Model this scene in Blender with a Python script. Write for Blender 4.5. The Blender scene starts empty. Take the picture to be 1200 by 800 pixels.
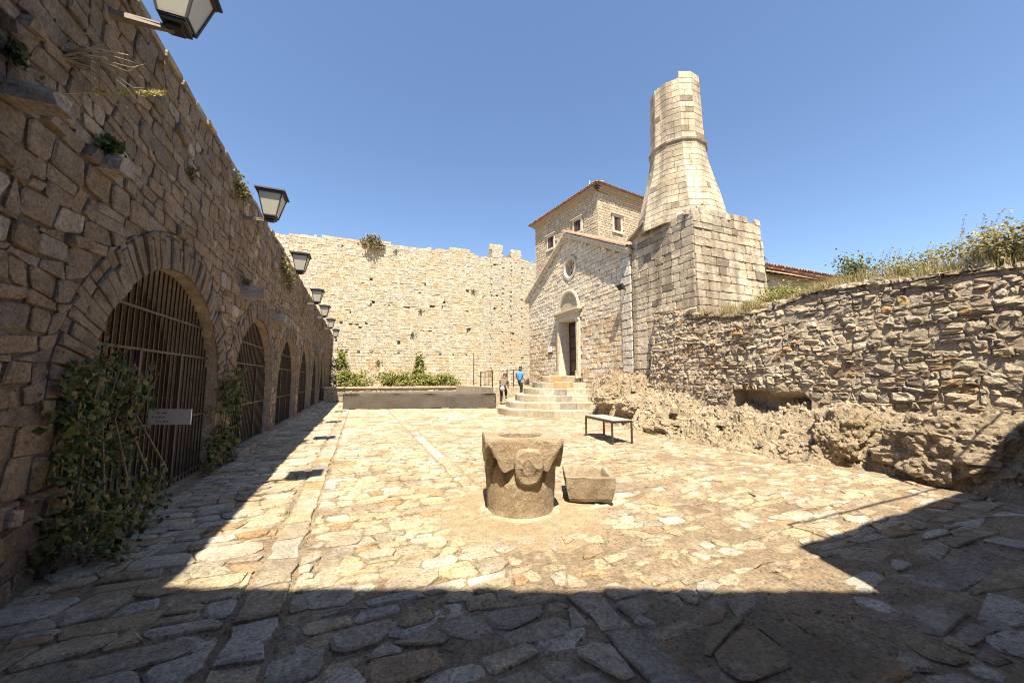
import bpy, bmesh, math, random
from mathutils import Vector, Matrix, noise
R = random.Random(11)
sc = bpy.context.scene
C = sc.collection
rad = math.radians
# ------------------------------------------------------------------ camera
F_PX = 433.0
YAW = math.atan(178/F_PX); PIT = math.atan(45/F_PX)
CAM = Vector((0, 0, 1.6))
cd = bpy.data.cameras.new('camera'); cam = bpy.data.objects.new('camera', cd); C.objects.link(cam)
cd.sensor_width = 36; cd.lens = 36*F_PX/1200; cd.clip_start = .05; cd.clip_end = 6000
FW = Vector((math.sin(YAW)*math.cos(PIT), math.cos(YAW)*math.cos(PIT), math.sin(PIT)))
cam.location = CAM; cam.rotation_euler = FW.to_track_quat('-Z', 'Y').to_euler()
sc.camera = cam
RT = Vector((math.cos(YAW), -math.sin(YAW), 0)); UP = RT.cross(FW)
def view_scale(p):
    """pixels per metre at p when p is in view, else 0 (picks which stones are singled out)"""
    q = Vector(p)-CAM; z = q.dot(FW)
    if z < .3: return 0.
    x = F_PX*q.dot(RT)/z; y = F_PX*q.dot(UP)/z
    if abs(x) > 640 or abs(y) > 430: return 0.
    return F_PX/z
# ------------------------------------------------------------------ world + sun
SUN = Vector((.188, .50, -1.0)).normalized()
w = bpy.data.worlds.new('World'); sc.world = w; w.use_nodes = True
nt = w.node_tree; bg = nt.nodes['Background']
sky = nt.nodes.new('ShaderNodeTexSky'); sky.sky_type = 'NISHITA'; sky.sun_disc = False
sky.sun_elevation = math.asin(-SUN.z); sky.sun_rotation = math.atan2(-SUN.x, -SUN.y)
sky.altitude = 100; sky.air_density = 1.0; sky.dust_density = .3; sky.ozone_density = 3.2
nt.links.new(sky.outputs[0], bg.inputs[0]); bg.inputs[1].default_value = .085
sd = bpy.data.lights.new('sun', 'SUN'); sd.energy = 5.0; sd.angle = rad(.5); sd.color = (1, .89, .70)
so = bpy.data.objects.new('sun', sd); C.objects.link(so); so.rotation_euler = SUN.to_track_quat('-Z', 'Y').to_euler()
so.location = (0, 0, 40)
sc.cycles.filter_width = 1.05
sc.view_settings.view_transform = 'Standard'; sc.view_settings.look = 'None'
sc.view_settings.exposure = 1.4; sc.view_settings.gamma = 1

# ------------------------------------------------------------------ materials
def nodes(name):
    m = bpy.data.materials.new(name); m.use_nodes = True
    return m, m.node_tree, m.node_tree.nodes['Principled BSDF']
def N(nt, t, **kw):
    n = nt.nodes.new(t)
    for k, v in kw.items():
        if k in n.inputs: n.inputs[k].default_value = v
        else: setattr(n, k, v)
    return n
def mixc(nt, fac, a, b, mode='MIX'):
    n = nt.nodes.new('ShaderNodeMix'); n.data_type = 'RGBA'; n.blend_type = mode
    for i, v in ((0, fac), (6, a), (7, b)):
        if hasattr(v, 'is_linked'): nt.links.new(v, n.inputs[i])
        else: n.inputs[i].default_value = v if i == 0 else (*v, 1)[:4]
    return n.outputs[2]
def ramp(nt, src, stops):
    r = nt.nodes.new('ShaderNodeValToRGB'); e = r.color_ramp.elements
    while len(e) < len(stops): e.new(.5)
    for el, (p, c) in zip(e, stops):
        el.position = p; el.color = (c, c, c, 1) if not hasattr(c, '__len__') else (*c, 1)
    nt.links.new(src, r.inputs[0]); return r.outputs[0]
def stone_mat(name, tint=None, scale=1., stain=(.10, .075, .05), stain_amt=.5, spot=(.62, .56, .47), spot_amt=.35, bump=.5, rough=.9, bdist=.03, warm=None, streak=0, crack=0, pit=.5):
    """weathered limestone: per-stone tint attribute, blotches, lichen spots, grain; bump relief"""
    m, nt, b = nodes(name)
    g = N(nt, 'ShaderNodeNewGeometry').outputs['Position']
    if tint is None:
        at = N(nt, 'ShaderNodeAttribute', attribute_name='tint'); base = at.outputs['Color']
    else:
        base = N(nt, 'ShaderNodeRGB'); base.outputs[0].default_value = (*tint, 1); base = base.outputs[0]
    def noi(s, d=6, r=.6):
        n = N(nt, 'ShaderNodeTexNoise', Scale=s*scale, Detail=d, Roughness=r); nt.links.new(g, n.inputs['Vector']); return n.outputs[0]
    n1, n2, n3 = noi(.9), noi(6., 8, .65), noi(38., 6, .7)
    col = mixc(nt, 1., base, ramp(nt, n2, [(.25, .55), (.5, .95), (.75, 1.3)]), 'MULTIPLY')
    col = mixc(nt, 1., col, ramp(nt, n3, [(.28, .38), (.5, 1.), (.72, 1.5)]), 'MULTIPLY')
    np_ = noi(17., 9, .78)
    pt = N(nt, 'ShaderNodeMath', operation='MULTIPLY'); nt.links.new(ramp(nt, np_, [(.36, 1.), (.45, 0.)]), pt.inputs[0]); pt.inputs[1].default_value = pit
    col = mixc(nt, pt.outputs[0], col, tuple(c*.7 for c in stain))
    f = N(nt, 'ShaderNodeMath', operation='MULTIPLY'); nt.links.new(ramp(nt, n1, [(.45, 0.), (.68, 1.)]), f.inputs[0]); f.inputs[1].default_value = stain_amt
    f2 = N(nt, 'ShaderNodeMath', operation='MULTIPLY'); nt.links.new(f.outputs[0], f2.inputs[0]); nt.links.new(ramp(nt, n2, [(.3, .2), (.65, 1.)]), f2.inputs[1])
    col = mixc(nt, f2.outputs[0], col, stain)
    n4 = noi(2.3, 9, .72)
    f3 = N(nt, 'ShaderNodeMath', operation='MULTIPLY'); nt.links.new(ramp(nt, n4, [(.56, 0.), (.66, 1.)]), f3.inputs[0]); f3.inputs[1].default_value = spot_amt
    col = mixc(nt, f3.outputs[0], col, spot)
    if warm:
        n5 = noi(.45, 5, .6)
        f4 = N(nt, 'ShaderNodeMath', operation='MULTIPLY'); nt.links.new(ramp(nt, n5, [(.5, 0.), (.7, 1.)]), f4.inputs[0]); f4.inputs[1].default_value = warm[3]
        col = mixc(nt, f4.outputs[0], col, warm[:3])
    if streak:
        mp = N(nt, 'ShaderNodeMapping'); mp.inputs['Scale'].default_value = (2.2, 2.2, .16); nt.links.new(g, mp.inputs[0])
        ns = N(nt, 'ShaderNodeTexNoise', Scale=1., Detail=5); nt.links.new(mp.outputs[0], ns.inputs['Vector'])
        f5 = N(nt, 'ShaderNodeMath', operation='MULTIPLY'); nt.links.new(ramp(nt, ns.outputs[0], [(.48, 0.), (.64, 1.)]), f5.inputs[0]); f5.inputs[1].default_value = streak
        col = mixc(nt, f5.outputs[0], col, (.13, .10, .075))
    crk = None
    if crack:
        wv = N(nt, 'ShaderNodeTexNoise', Scale=4.*scale, Detail=4); nt.links.new(g, wv.inputs['Vector'])
        vm = N(nt, 'ShaderNodeVectorMath', operation='MULTIPLY_ADD'); nt.links.new(wv.outputs['Color'], vm.inputs[0]); vm.inputs[1].default_value = (.25/scale,)*3; nt.links.new(g, vm.inputs[2])
        vo = N(nt, 'ShaderNodeTexVoronoi', feature='DISTANCE_TO_EDGE', Scale=crack*scale); nt.links.new(vm.outputs[0], vo.inputs['Vector'])
        crk = ramp(nt, vo.outputs['Distance'], [(.0, 0.), (.06, 1.)])
        f6 = N(nt, 'ShaderNodeMath', operation='MULTIPLY_ADD'); nt.links.new(crk, f6.inputs[0]); f6.inputs[1].default_value = -.6; f6.inputs[2].default_value = .6
        col = mixc(nt, f6.outputs[0], col, tuple(c*.6 for c in stain))
    nt.links.new(col, b.inputs['Base Color']); b.inputs['Roughness'].default_value = rough
    b.inputs['Specular IOR Level'].default_value = .25
    s = N(nt, 'ShaderNodeMath', operation='MULTIPLY_ADD'); nt.links.new(n3, s.inputs[0]); s.inputs[1].default_value = .35; nt.links.new(n2, s.inputs[2])
    sb = N(nt, 'ShaderNodeMath', operation='MULTIPLY_ADD'); nt.links.new(np_, sb.inputs[0]); sb.inputs[1].default_value = .7; nt.links.new(s.outputs[0], sb.inputs[2]); s = sb
    if crk is not None:
        sk = N(nt, 'ShaderNodeMath', operation='MULTIPLY_ADD'); nt.links.new(crk, sk.inputs[0]); sk.inputs[1].default_value = .5; nt.links.new(s.outputs[0], sk.inputs[2]); s = sk
    bp = N(nt, 'ShaderNodeBump', Strength=bump, Distance=bdist); nt.links.new(s.outputs[0], bp.inputs['Height']); nt.links.new(bp.outputs[0], b.inputs['Normal'])
    return m
def plain(name, col, rough=.6, metal=0., nscale=20., var=.25, bump=.15):
    m, nt, b = nodes(name)
    g = N(nt, 'ShaderNodeTexCoord').outputs['Object']
    n = N(nt, 'ShaderNodeTexNoise', Scale=nscale, Detail=6, Roughness=.65); nt.links.new(g, n.inputs['Vector'])
    c = mixc(nt, 1., col, ramp(nt, n.outputs[0], [(.25, 1-var), (.75, 1+var)]), 'MULTIPLY')
    nt.links.new(c, b.inputs['Base Color']); b.inputs['Roughness'].default_value = rough; b.inputs['Metallic'].default_value = metal
    if bump:
        bp = N(nt, 'ShaderNodeBump', Strength=bump, Distance=.01); nt.links.new(n.outputs[0], bp.inputs['Height']); nt.links.new(bp.outputs[0], b.inputs['Normal'])
    return m
def leaf_mat(name):
    m, nt, b = nodes(name)
    at = N(nt, 'ShaderNodeAttribute', attribute_name='tint').outputs['Color']
    nt.links.new(at, b.inputs['Base Color']); b.inputs['Roughness'].default_value = .55
    tr = N(nt, 'ShaderNodeBsdfTranslucent'); nt.links.new(at, tr.inputs[0])
    mx = N(nt, 'ShaderNodeMixShader'); mx.inputs[0].default_value = .35
    nt.links.new(b.outputs[0], mx.inputs[1]); nt.links.new(tr.outputs[0], mx.inputs[2])
    nt.links.new(mx.outputs[0], nt.nodes['Material Output'].inputs[0]); return m
M = {}
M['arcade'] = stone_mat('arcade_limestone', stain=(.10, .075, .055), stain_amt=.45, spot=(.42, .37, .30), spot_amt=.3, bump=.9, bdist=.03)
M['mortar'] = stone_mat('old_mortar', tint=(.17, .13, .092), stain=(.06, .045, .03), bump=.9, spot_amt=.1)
M['mortar_light'] = stone_mat('pale_mortar', tint=(.42, .35, .25), stain=(.25, .19, .12), bump=.7, spot_amt=.3)
M['mortar_pale'] = stone_mat('pale_pointing', tint=(.46, .38, .27), stain=(.3, .2, .12), bump=.8, spot_amt=.3)
M['mortar_mid'] = stone_mat('brown_mortar', tint=(.42, .34, .245), stain=(.26, .19, .13), bump=1., spot_amt=.4, bdist=.05)
M['paving'] = stone_mat('paving_limestone', stain=(.15, .105, .068), stain_amt=.85, spot=(.55, .49, .40), spot_amt=.55, bump=1., rough=.85, bdist=.04, pit=.75)
M['bed'] = stone_mat('paving_bed', tint=(.37, .285, .19), stain=(.14, .098, .062), stain_amt=.85, spot=(.48, .41, .31), spot_amt=.6, bump=1., bdist=.06, pit=.85)
M['ashlar'] = stone_mat('chapel_ashlar', stain=(.26, .19, .12), stain_amt=.35, spot=(.6, .54, .45), spot_amt=.35, bump=.7, warm=(.50, .36, .21, .4))
M['minaret'] = stone_mat('minaret_ashlar', stain=(.17, .135, .10), stain_amt=.6, spot=(.56, .5, .42), spot_amt=.5, bump=.8, streak=.6)
M['curtain'] = stone_mat('castle_wall_stone', stain=(.36, .26, .16), stain_amt=.35, spot=(.6, .55, .46), spot_amt=.5, bump=.8, bdist=.08, warm=(.52, .37, .20, .5))
M['rubble'] = stone_mat('rubble_stone', stain=(.16, .12, .085), stain_amt=.45, spot=(.48, .42, .32), spot_amt=.5, bump=1., bdist=.06, pit=.6, warm=(.32, .21, .10, .3))
M['rock'] = stone_mat('bedrock', tint=(.47, .38, .265), stain=(.21, .14, .085), stain_amt=.4, spot=(.54, .46, .34), spot_amt=.6, bump=1., bdist=.12, warm=(.40, .25, .13, .3), pit=.55)
M['carved'] = stone_mat('carved_stone', tint=(.37, .30, .215), stain=(.19, .14, .085), stain_amt=.8, spot=(.46, .40, .31), spot_amt=.5, bump=.9, scale=2., pit=.7, warm=(.36, .23, .1, .4))
M['trim'] = stone_mat('dressed_trim', tint=(.56, .50, .40), stain=(.4, .33, .24), stain_amt=.4, bump=.3, spot_amt=.2)
M['apron'] = stone_mat('sandy_mortar', tint=(.37, .285, .185), stain=(.22, .155, .09), stain_amt=.8, spot=(.47, .39, .27), spot_amt=.5, bump=1., scale=1.5, pit=.6)
M['iron'] = plain('wrought_iron', (.055, .042, .035), .55, .6)
M['rustiron'] = plain('painted_iron', (.06, .047, .038), .6, .3)
M['lamp_metal'] = plain('lamp_metal', (.06, .052, .048), .5, .5)
M['bracket_metal'] = plain('bracket_metal', (.20, .165, .14), .6, .3)
M['cloth'] = plain('grey_cloth', (.085, .070, .058), .95, 0, 6, .2, .3)
M['white'] = plain('white_panel', (.75, .73, .70), .5, 0, 8, .06, 0)
M['ink'] = plain('black_print', (.02, .02, .022), .7, 0, 8, .05, 0)
M['tabletop'] = plain('grey_tabletop', (.27, .285, .275), .45, 0, 6, .12, .1)
M['tableleg'] = plain('brown_steel', (.085, .06, .048), .5, .4)
M['tile'] = plain('clay_tile', (.31, .18, .12), .85, 0, 3, .5, .4)
M['wood'] = plain('dark_door_wood', (.04, .022, .014), .6, 0, 14, .4, .3)
M['shutter'] = plain('window_wood', (.09, .042, .026), .6, 0, 14, .3, .3)
M['leaf'] = leaf_mat('leaf'); M['dry'] = leaf_mat('dry_grass')
M['stem'] = plain('woody_stem', (.16, .115, .075), .9, 0, 30, .4, .3)
M['drystem'] = plain('dry_twig', (.33, .26, .17), .9, 0, 30, .3, .2)
M['skin'] = plain('skin', (.50, .29, .20), .5, 0, 10, .08, 0)
M['earth'] = stone_mat('dry_earth', tint=(.28, .21, .12), stain=(.15, .13, .05), bump=1., bdist=.08)
def glassm(name, col, transl):
    m, nt, b = nodes(name); b.inputs['Base Color'].default_value = (*col, 1); b.inputs['Roughness'].default_value = .25
    tr = N(nt, 'ShaderNodeBsdfTranslucent'); tr.inputs[0].default_value = (*col, 1)
    mx = N(nt, 'ShaderNodeMixShader'); mx.inputs[0].default_value = transl
    nt.links.new(b.outputs[0], mx.inputs[1]); nt.links.new(tr.outputs[0], mx.inputs[2]); nt.links.new(mx.outputs[0], nt.nodes['Material Output'].inputs[0]); return m
M['pane'] = glassm('frosted_lamp_glass', (.80, .78, .70), .6)
M['darkglass'] = plain('dark_window_glass', (.012, .012, .014), .7, 0, 3, .2, 0)

# ------------------------------------------------------------------ object helpers
def thing(name, label, cat, loc=(0, 0, 0), group=None):
    o = bpy.data.objects.new(name, None); C.objects.link(o); o.location = loc; o.empty_display_size = .2
    o['label'] = label; o['category'] = cat
    if group: o['group'] = group
    return o
def tag(o, label=None, cat=None, group=None, kind=None):
    if label: o['label'] = label
    if cat: o['category'] = cat
    if group: o['group'] = group
    if kind: o['kind'] = kind
    return o
def root_of(o):
    p = Vector((0, 0, 0))
    while o is not None: p = p+o.location; o = o.parent
    return p
class MB:
    def __init__(s): s.v = []; s.f = []; s.t = []
    def add(s, vs, fs, tint=None):
        n = len(s.v); s.v.extend(vs); s.f.extend([tuple(i+n for i in f) for f in fs])
        s.t.extend([tint or (.4, .34, .26)]*len(vs)); return s
    def box(s, x0, x1, y0, y1, z0, z1, tint=None):
        vs = [(x, y, z) for z in (z0, z1) for y in (y0, y1) for x in (x0, x1)]
        return s.add(vs, [(0, 2, 3, 1), (4, 5, 7, 6), (0, 1, 5, 4), (2, 6, 7, 3), (0, 4, 6, 2), (1, 3, 7, 5)], tint)
    def obox(s, c, ax, ay, az, hx, hy, hz, tint=None):
        c = Vector(c); vs = [tuple(c+ax*(i*hx)+ay*(j*hy)+az*(k*hz)) for k in (-1, 1) for j in (-1, 1) for i in (-1, 1)]
        return s.add(vs, [(0, 2, 3, 1), (4, 5, 7, 6), (0, 1, 5, 4), (2, 6, 7, 3), (0, 4, 6, 2), (1, 3, 7, 5)], tint)
    def bar(s, p, q, wx, wy=None, tint=None, up=None):
        p, q = Vector(p), Vector(q); d = (q-p); L = d.length; d.normalize(); wy = wy or wx
        u = Vector(up) if up else (Vector((0, 0, 1)) if abs(d.z) < .9 else Vector((1, 0, 0)))
        a = d.cross(u).normalized(); b = a.cross(d).normalized()
        return s.obox((p+q)/2, a, b, d, wx/2, wy/2, L/2, tint)
    def tube(s, pts, rads, n=6, tint=None, cap=True):
        pts = [Vector(p) for p in pts]
        if not hasattr(rads, '__len__'): rads = [rads]*len(pts)
        vs = []; fs = []
        for i, p in enumerate(pts):
            d = (pts[min(i+1, len(pts)-1)]-pts[max(i-1, 0)]).normalized()
            u = Vector((0, 0, 1)) if abs(d.z) < .9 else Vector((1, 0, 0))
            a = d.cross(u).normalized(); b = a.cross(d)
            for k in range(n):
                t = 2*math.pi*k/n; vs.append(tuple(p+a*(math.cos(t)*rads[i])+b*(math.sin(t)*rads[i])))
        for i in range(len(pts)-1):
            for k in range(n):
                fs.append((i*n+k, i*n+(k+1) % n, (i+1)*n+(k+1) % n, (i+1)*n+k))
        if cap: fs.append(tuple(range(n-1, -1, -1))); fs.append(tuple((len(pts)-1)*n+k for k in range(n)))
        return s.add(vs, fs, tint)
    def build(s, name, mat, parent=None, smooth=False, origin=None, loc=None):
        me = bpy.data.meshes.new(name)
        base = root_of(parent) if parent else Vector((0, 0, 0))
        if origin is None:
            if parent or not s.v: o = base
            else:
                xs, ys, zs = zip(*s.v); o = Vector(((min(xs)+max(xs))/2, (min(ys)+max(ys))/2, min(zs)))
        else: o = Vector(origin)
        me.from_pydata([(x-o.x, y-o.y, z-o.z) for x, y, z in s.v], [], s.f)
        at = me.attributes.new('tint', 'FLOAT_COLOR', 'POINT')
        fl = []
        for c in s.t: fl.extend((c[0], c[1], c[2], 1.))
        at.data.foreach_set('color', fl)
        if smooth: me.polygons.foreach_set('use_smooth', [True]*len(me.polygons))
        me.materials.append(mat); me.update()
        ob = bpy.data.objects.new(name, me); C.objects.link(ob); ob.parent = parent
        ob.location = o-base
        return ob
def copy_tree(o, parent=None):
    c = o.copy(); C.objects.link(c); c.parent = parent
    for ch in list(o.children): copy_tree(ch, c)
    return c
def nz(x, y, z=0.): return noise.noise(Vector((x, y, z)))
def fbm(x, y, z=0., o=4): return noise.fractal(Vector((x, y, z)), 1., 2., o)
def jit(c, k=.12, hue=.05, r=R):
    m = 1+r.uniform(-k, k); h = r.uniform(-hue, hue)
    return (c[0]*m*(1+h*.5), c[1]*m, c[2]*m*(1-h))
# ------------------------------------------------------------------ masonry
def stone_geo(poly, fr, d0, d1, inset, rough=.3, low=False, r=R):
    """one stone from its 2-D outline: back edge, arris, worn face; fr(a,b,n) -> xyz"""
    n = len(poly); ca = sum(p[0] for p in poly)/n; cb = sum(p[1] for p in poly)/n
    vs = []; fs = []
    if low:
        vs = [fr(a, b, d0) for a, b in poly]+[fr(ca+(a-ca)*(1-inset), cb+(b-cb)*(1-inset), d1*(1+r.uniform(-rough, rough))) for a, b in poly]
        fs = [(i, (i+1) % n, n+(i+1) % n, n+i) for i in range(n)]+[tuple(range(n, 2*n))]
        return vs, fs
    vs += [fr(a, b, d0) for a, b in poly]
    vs += [fr(ca+(a-ca)*(1-inset*.2), cb+(b-cb)*(1-inset*.2), d1*(.55+r.uniform(-rough, rough)*.5)) for a, b in poly]
    vs += [fr(ca+(a-ca)*(1-inset), cb+(b-cb)*(1-inset), d1*(1+r.uniform(-rough, rough))) for a, b in poly]
    vs.append(fr(ca+(poly[0][0]-ca)*r.uniform(-.25, .25), cb, d1*(1+r.uniform(-rough*.5, rough*.9))))
    for k in (0, n):
        for i in range(n): fs.append((k+i, k+(i+1) % n, k+n+(i+1) % n, k+n+i))
    for i in range(n): fs.append((2*n+i, 2*n+(i+1) % n, 3*n))
    return vs, fs
def area(poly):
    return .5*sum(poly[i][0]*poly[(i+1) % len(poly)][1]-poly[(i+1) % len(poly)][0]*poly[i][1] for i in range(len(poly)))
def outline(c, gap, r, chop=.22, wob=.02):
    """quad corners (ccw) -> gap inset, chipped corners, wavering edges"""
    ca = sum(p[0] for p in c)/4; cb = sum(p[1] for p in c)/4
    q = []
    for a, b in c:
        da, db = a-ca, b-cb
        sa = max(0., 1-gap/max(abs(da), .02)); sb = max(0., 1-gap/max(abs(db), .02))
        q.append((ca+da*sa, cb+db*sb))
    out = []
    for i in range(4):
        p, n_, pr = q[i], q[(i+1) % 4], q[i-1]
        t1 = r.uniform(.05, chop)
        L = min(math.dist(p, n_), math.dist(p, pr))
        for o_ in (pr, n_):
            d = math.dist(p, o_) or 1e-6; k = t1*L/d
            out.append((p[0]+(o_[0]-p[0])*k+r.uniform(-wob, wob), p[1]+(o_[1]-p[1])*k+r.uniform(-wob, wob)))
    return out
def courses(a0, a1, b0, b1, h, ln, r=R, hv=.3, amp=.03, seed=0., slant=.12, merge=0.):
    """wavering courses of stones: yields quads (ccw) in the plane"""
    bs = [b0]
    while bs[-1] < b1: bs.append(bs[-1]+h*r.uniform(1-hv, 1+hv))
    def bd(i, a): return bs[i]+amp*2*nz(a*.9+seed, i*3.7+seed)+amp*nz(a*3.1, i*1.7+seed)
    for i in range(len(bs)-1):
        a = a0-r.uniform(0, ln[0]); hh = bs[i+1]-bs[i]; sl = 0.
        while a < a1:
            L = r.uniform(*ln)*(.7+.3*hh/h); s2 = r.uniform(-slant, slant)*hh
            A, B = max(a, a0), min(a+L, a1)
            if B-A > .05:
                if merge and r.random() < merge and hh > h*.9:
                    mid = r.uniform(.4, .6)
                    l0, l1 = bd(i, A), bd(i+1, A+sl); r0, r1 = bd(i, B), bd(i+1, B+s2)
                    ml, mr = l0+(l1-l0)*mid, r0+(r1-r0)*mid
                    yield [(A, l0), (B, r0), (B+s2*.5, mr), (A+sl*.5, ml)]
                    yield [(A+sl*.5, ml), (B+s2*.5, mr), (B+s2, r1), (A+sl, l1)]
                else:
                    yield [(A, bd(i, A)), (B, bd(i, B)), (B+s2, bd(i+1, B+s2)), (A+sl, bd(i+1, A+sl))]
            a += L; sl = s2
def emit(stones, parent, name, mat, limit=300, minpx=7., stuff='stone_coursework'):
    """the stones that show largest become objects, the rest one joined part"""
    sc_ = []
    for i, (vs, fs, t) in enumerate(stones):
        n = len(vs); c = Vector((sum(v[0] for v in vs)/n, sum(v[1] for v in vs)/n, sum(v[2] for v in vs)/n))
        d = max((Vector(v)-c).length for v in vs[::3])*2
        sc_.append((d*view_scale(c), i, c))
    sc_.sort(key=lambda e: -e[0])
    big = {e[1] for e in sc_[:limit] if e[0] >= minpx}
    rest = MB()
    for s, i, c in sc_:
        vs, fs, t = stones[i]
        if i in big: MB().add(vs, fs, t).build(name, mat, parent, origin=c)
        else: rest.add(vs, fs, t)
    if rest.v: rest.build(stuff, mat, parent)['kind'] = 'stuff'
def frame(o, ua, ub, n):
    o, ua, ub, n = Vector(o), Vector(ua), Vector(ub), Vector(n)
    return lambda a, b, d: tuple(o+ua*a+ub*b+n*d)

# ================================================================== SETTING: ground
g = MB(); g.add([(-400, -400, -.35), (400, -400, -.35), (400, 400, -.35), (-400, 400, -.35)], [(0, 1, 2, 3)])
tag(g.build('ground', M['earth']), kind='structure')
WELL = Vector((1.94, 4.44, 0))
court = MB()
xs = [-2.5+.09*i for i in range(int(12.8/.09)+1)]
ys = []; y = -3.
while y < 31: ys.append(y); y += .085 if y < 9 else (.16 if y < 16 else .4)
def bed_z(x, y):
    worn = max(0., min(1., (fbm(x*.35+3, y*.35, 7.)+.15+(.35 if x > 1.6 else -.25))))
    return -.022+.016*fbm(x*2.2, y*2.2, 1.)+.012*worn+.007*fbm(x*9, y*9, 2.)
nx = len(xs)
court.add([(x, y, bed_z(x, y)) for y in ys for x in xs], [(j*nx+i, j*nx+i+1, (j+1)*nx+i+1, (j+1)*nx+i) for j in range(len(ys)-1) for i in range(nx-1)])
court = tag(court.build('courtyard_pavement', M['bed'], smooth=True, origin=(0, 0, 0)), kind='structure')
# paving stones: clipped Voronoi cells
def clip(poly, mx, my, nx_, ny_):
    out = []; n = len(poly)
    ds = [(p[0]-mx)*nx_+(p[1]-my)*ny_ for p in poly]
    for i in range(n):
        j = (i+1) % n; p, q = poly[i], poly[j]; a, b = ds[i], ds[j]
        if a <= 0: out.append(p)
        if (a < 0 < b) or (b < 0 < a):
            t = a/(a-b); out.append((p[0]+(q[0]-p[0])*t, p[1]+(q[1]-p[1])*t))
    return out
def voronoi(x0, x1, y0, y1, cw, ch, r, j=.38):
    nxc = max(1, round((x1-x0)/cw)); nyc = max(1, round((y1-y0)/ch)); cw = (x1-x0)/nxc; ch = (y1-y0)/nyc
    S = {}
    for v in range(nyc):
        for u in range(nxc):
            off = .25 if v % 2 else -.25
            if nxc < 2: off = 0
            S[u, v] = (x0+(u+.5+off+r.uniform(-j, j))*cw, y0+(v+.5+r.uniform(-j, j)*.75)*ch)
    for (u, v), (px, py) in S.items():
        if not (x0 < px < x1): continue
        poly = [(x0, y0), (x1, y0), (x1, y1), (x0, y1)]
        for dv in (-2, -1, 0, 1, 2):
            for du in (-2, -1, 0, 1, 2):
                q = S.get((u+du, v+dv))
                if q is None or (du == 0 and dv == 0): continue
                # anisotropic metric: measure in cell units
                mx, my = (px+q[0])/2, (py+q[1])/2
                poly = clip(poly, mx, my, (q[0]-px)/(cw*cw), (q[1]-py)/(ch*ch))
                if len(poly) < 3: break
            if len(poly) < 3: break
        if len(poly) >= 3: yield poly
pav = []
r = random.Random(5)
FZ = frame((0, 0, 0), (1, 0, 0), (0, 1, 0), (0, 0, 1))
def pave(x0, x1, y0, y1, cw, ch, base, j=.38, drop=.012):
    for poly in voronoi(x0, x1, y0, y1, cw, ch, r, j):
        n = len(poly); cx = sum(p[0] for p in poly)/n; cy = sum(p[1] for p in poly)/n
        if math.hypot(cx-WELL.x, cy-WELL.y) < .78: continue
        ar = abs(area(poly))
        if ar < .006: continue
        rr = math.sqrt(ar/math.pi); gp = r.uniform(.008, .02)
        near = view_scale((cx, cy, 0)) > 30
        pts = []
        for i in range(n):
            p, q = poly[i], poly[(i+1) % n]
            pts.append(p)
            L = math.dist(p, q)
            if near and L > .14:
                for t in ((.35, .7) if L > .3 else (.5,)):
                    k = r.uniform(-.03, .02)*min(1, L*3)
                    pts.append((p[0]+(q[0]-p[0])*t-(q[1]-p[1])/L*k*-1, p[1]+(q[1]-p[1])*t+(q[0]-p[0])/L*k*-1))
        k = max(.5, 1-gp/rr)
        pts = [(cx+(a-cx)*k+r.uniform(-1, 1)*.008, cy+(b-cy)*k+r.uniform(-1, 1)*.008) for a, b in pts]
        lift = r.uniform(-drop, .006)-(drop*1.2 if r.random() < .2 else 0); ta, tb = r.uniform(-.02, .02), r.uniform(-.02, .02)
        def fr(a, b, d, lift=lift, ta=ta, tb=tb, cx=cx, cy=cy): return (a, b, d+(lift+(a-cx)*ta+(b-cy)*tb if d > -.04 else 0))
        m = len(pts); inset = min(.3, .018/rr)
        vs = [fr(a, b, -.06) for a, b in pts]+[fr(a, b, -.006+r.uniform(-.004, .002)) for a, b in pts]
        vs += [fr(cx+(a-cx)*(1-inset), cy+(b-cy)*(1-inset), .003+r.uniform(-.003, .003)) for a, b in pts]
        fs = [(q_*m+i, q_*m+(i+1) % m, (q_+1)*m+(i+1) % m, (q_+1)*m+i) for q_ in (0, 1) for i in range(m)]+[tuple(range(2*m, 3*m))]
        c = jit(base, .22, .12, r)
        if r.random() < .10: c = jit((.40, .26, .15), .15, .1, r)
        elif r.random() < .15: c = jit((.52, .47, .39), .1, .04, r)
        pav.append((vs, fs, c))
PV = (.45, .375, .265)
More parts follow.
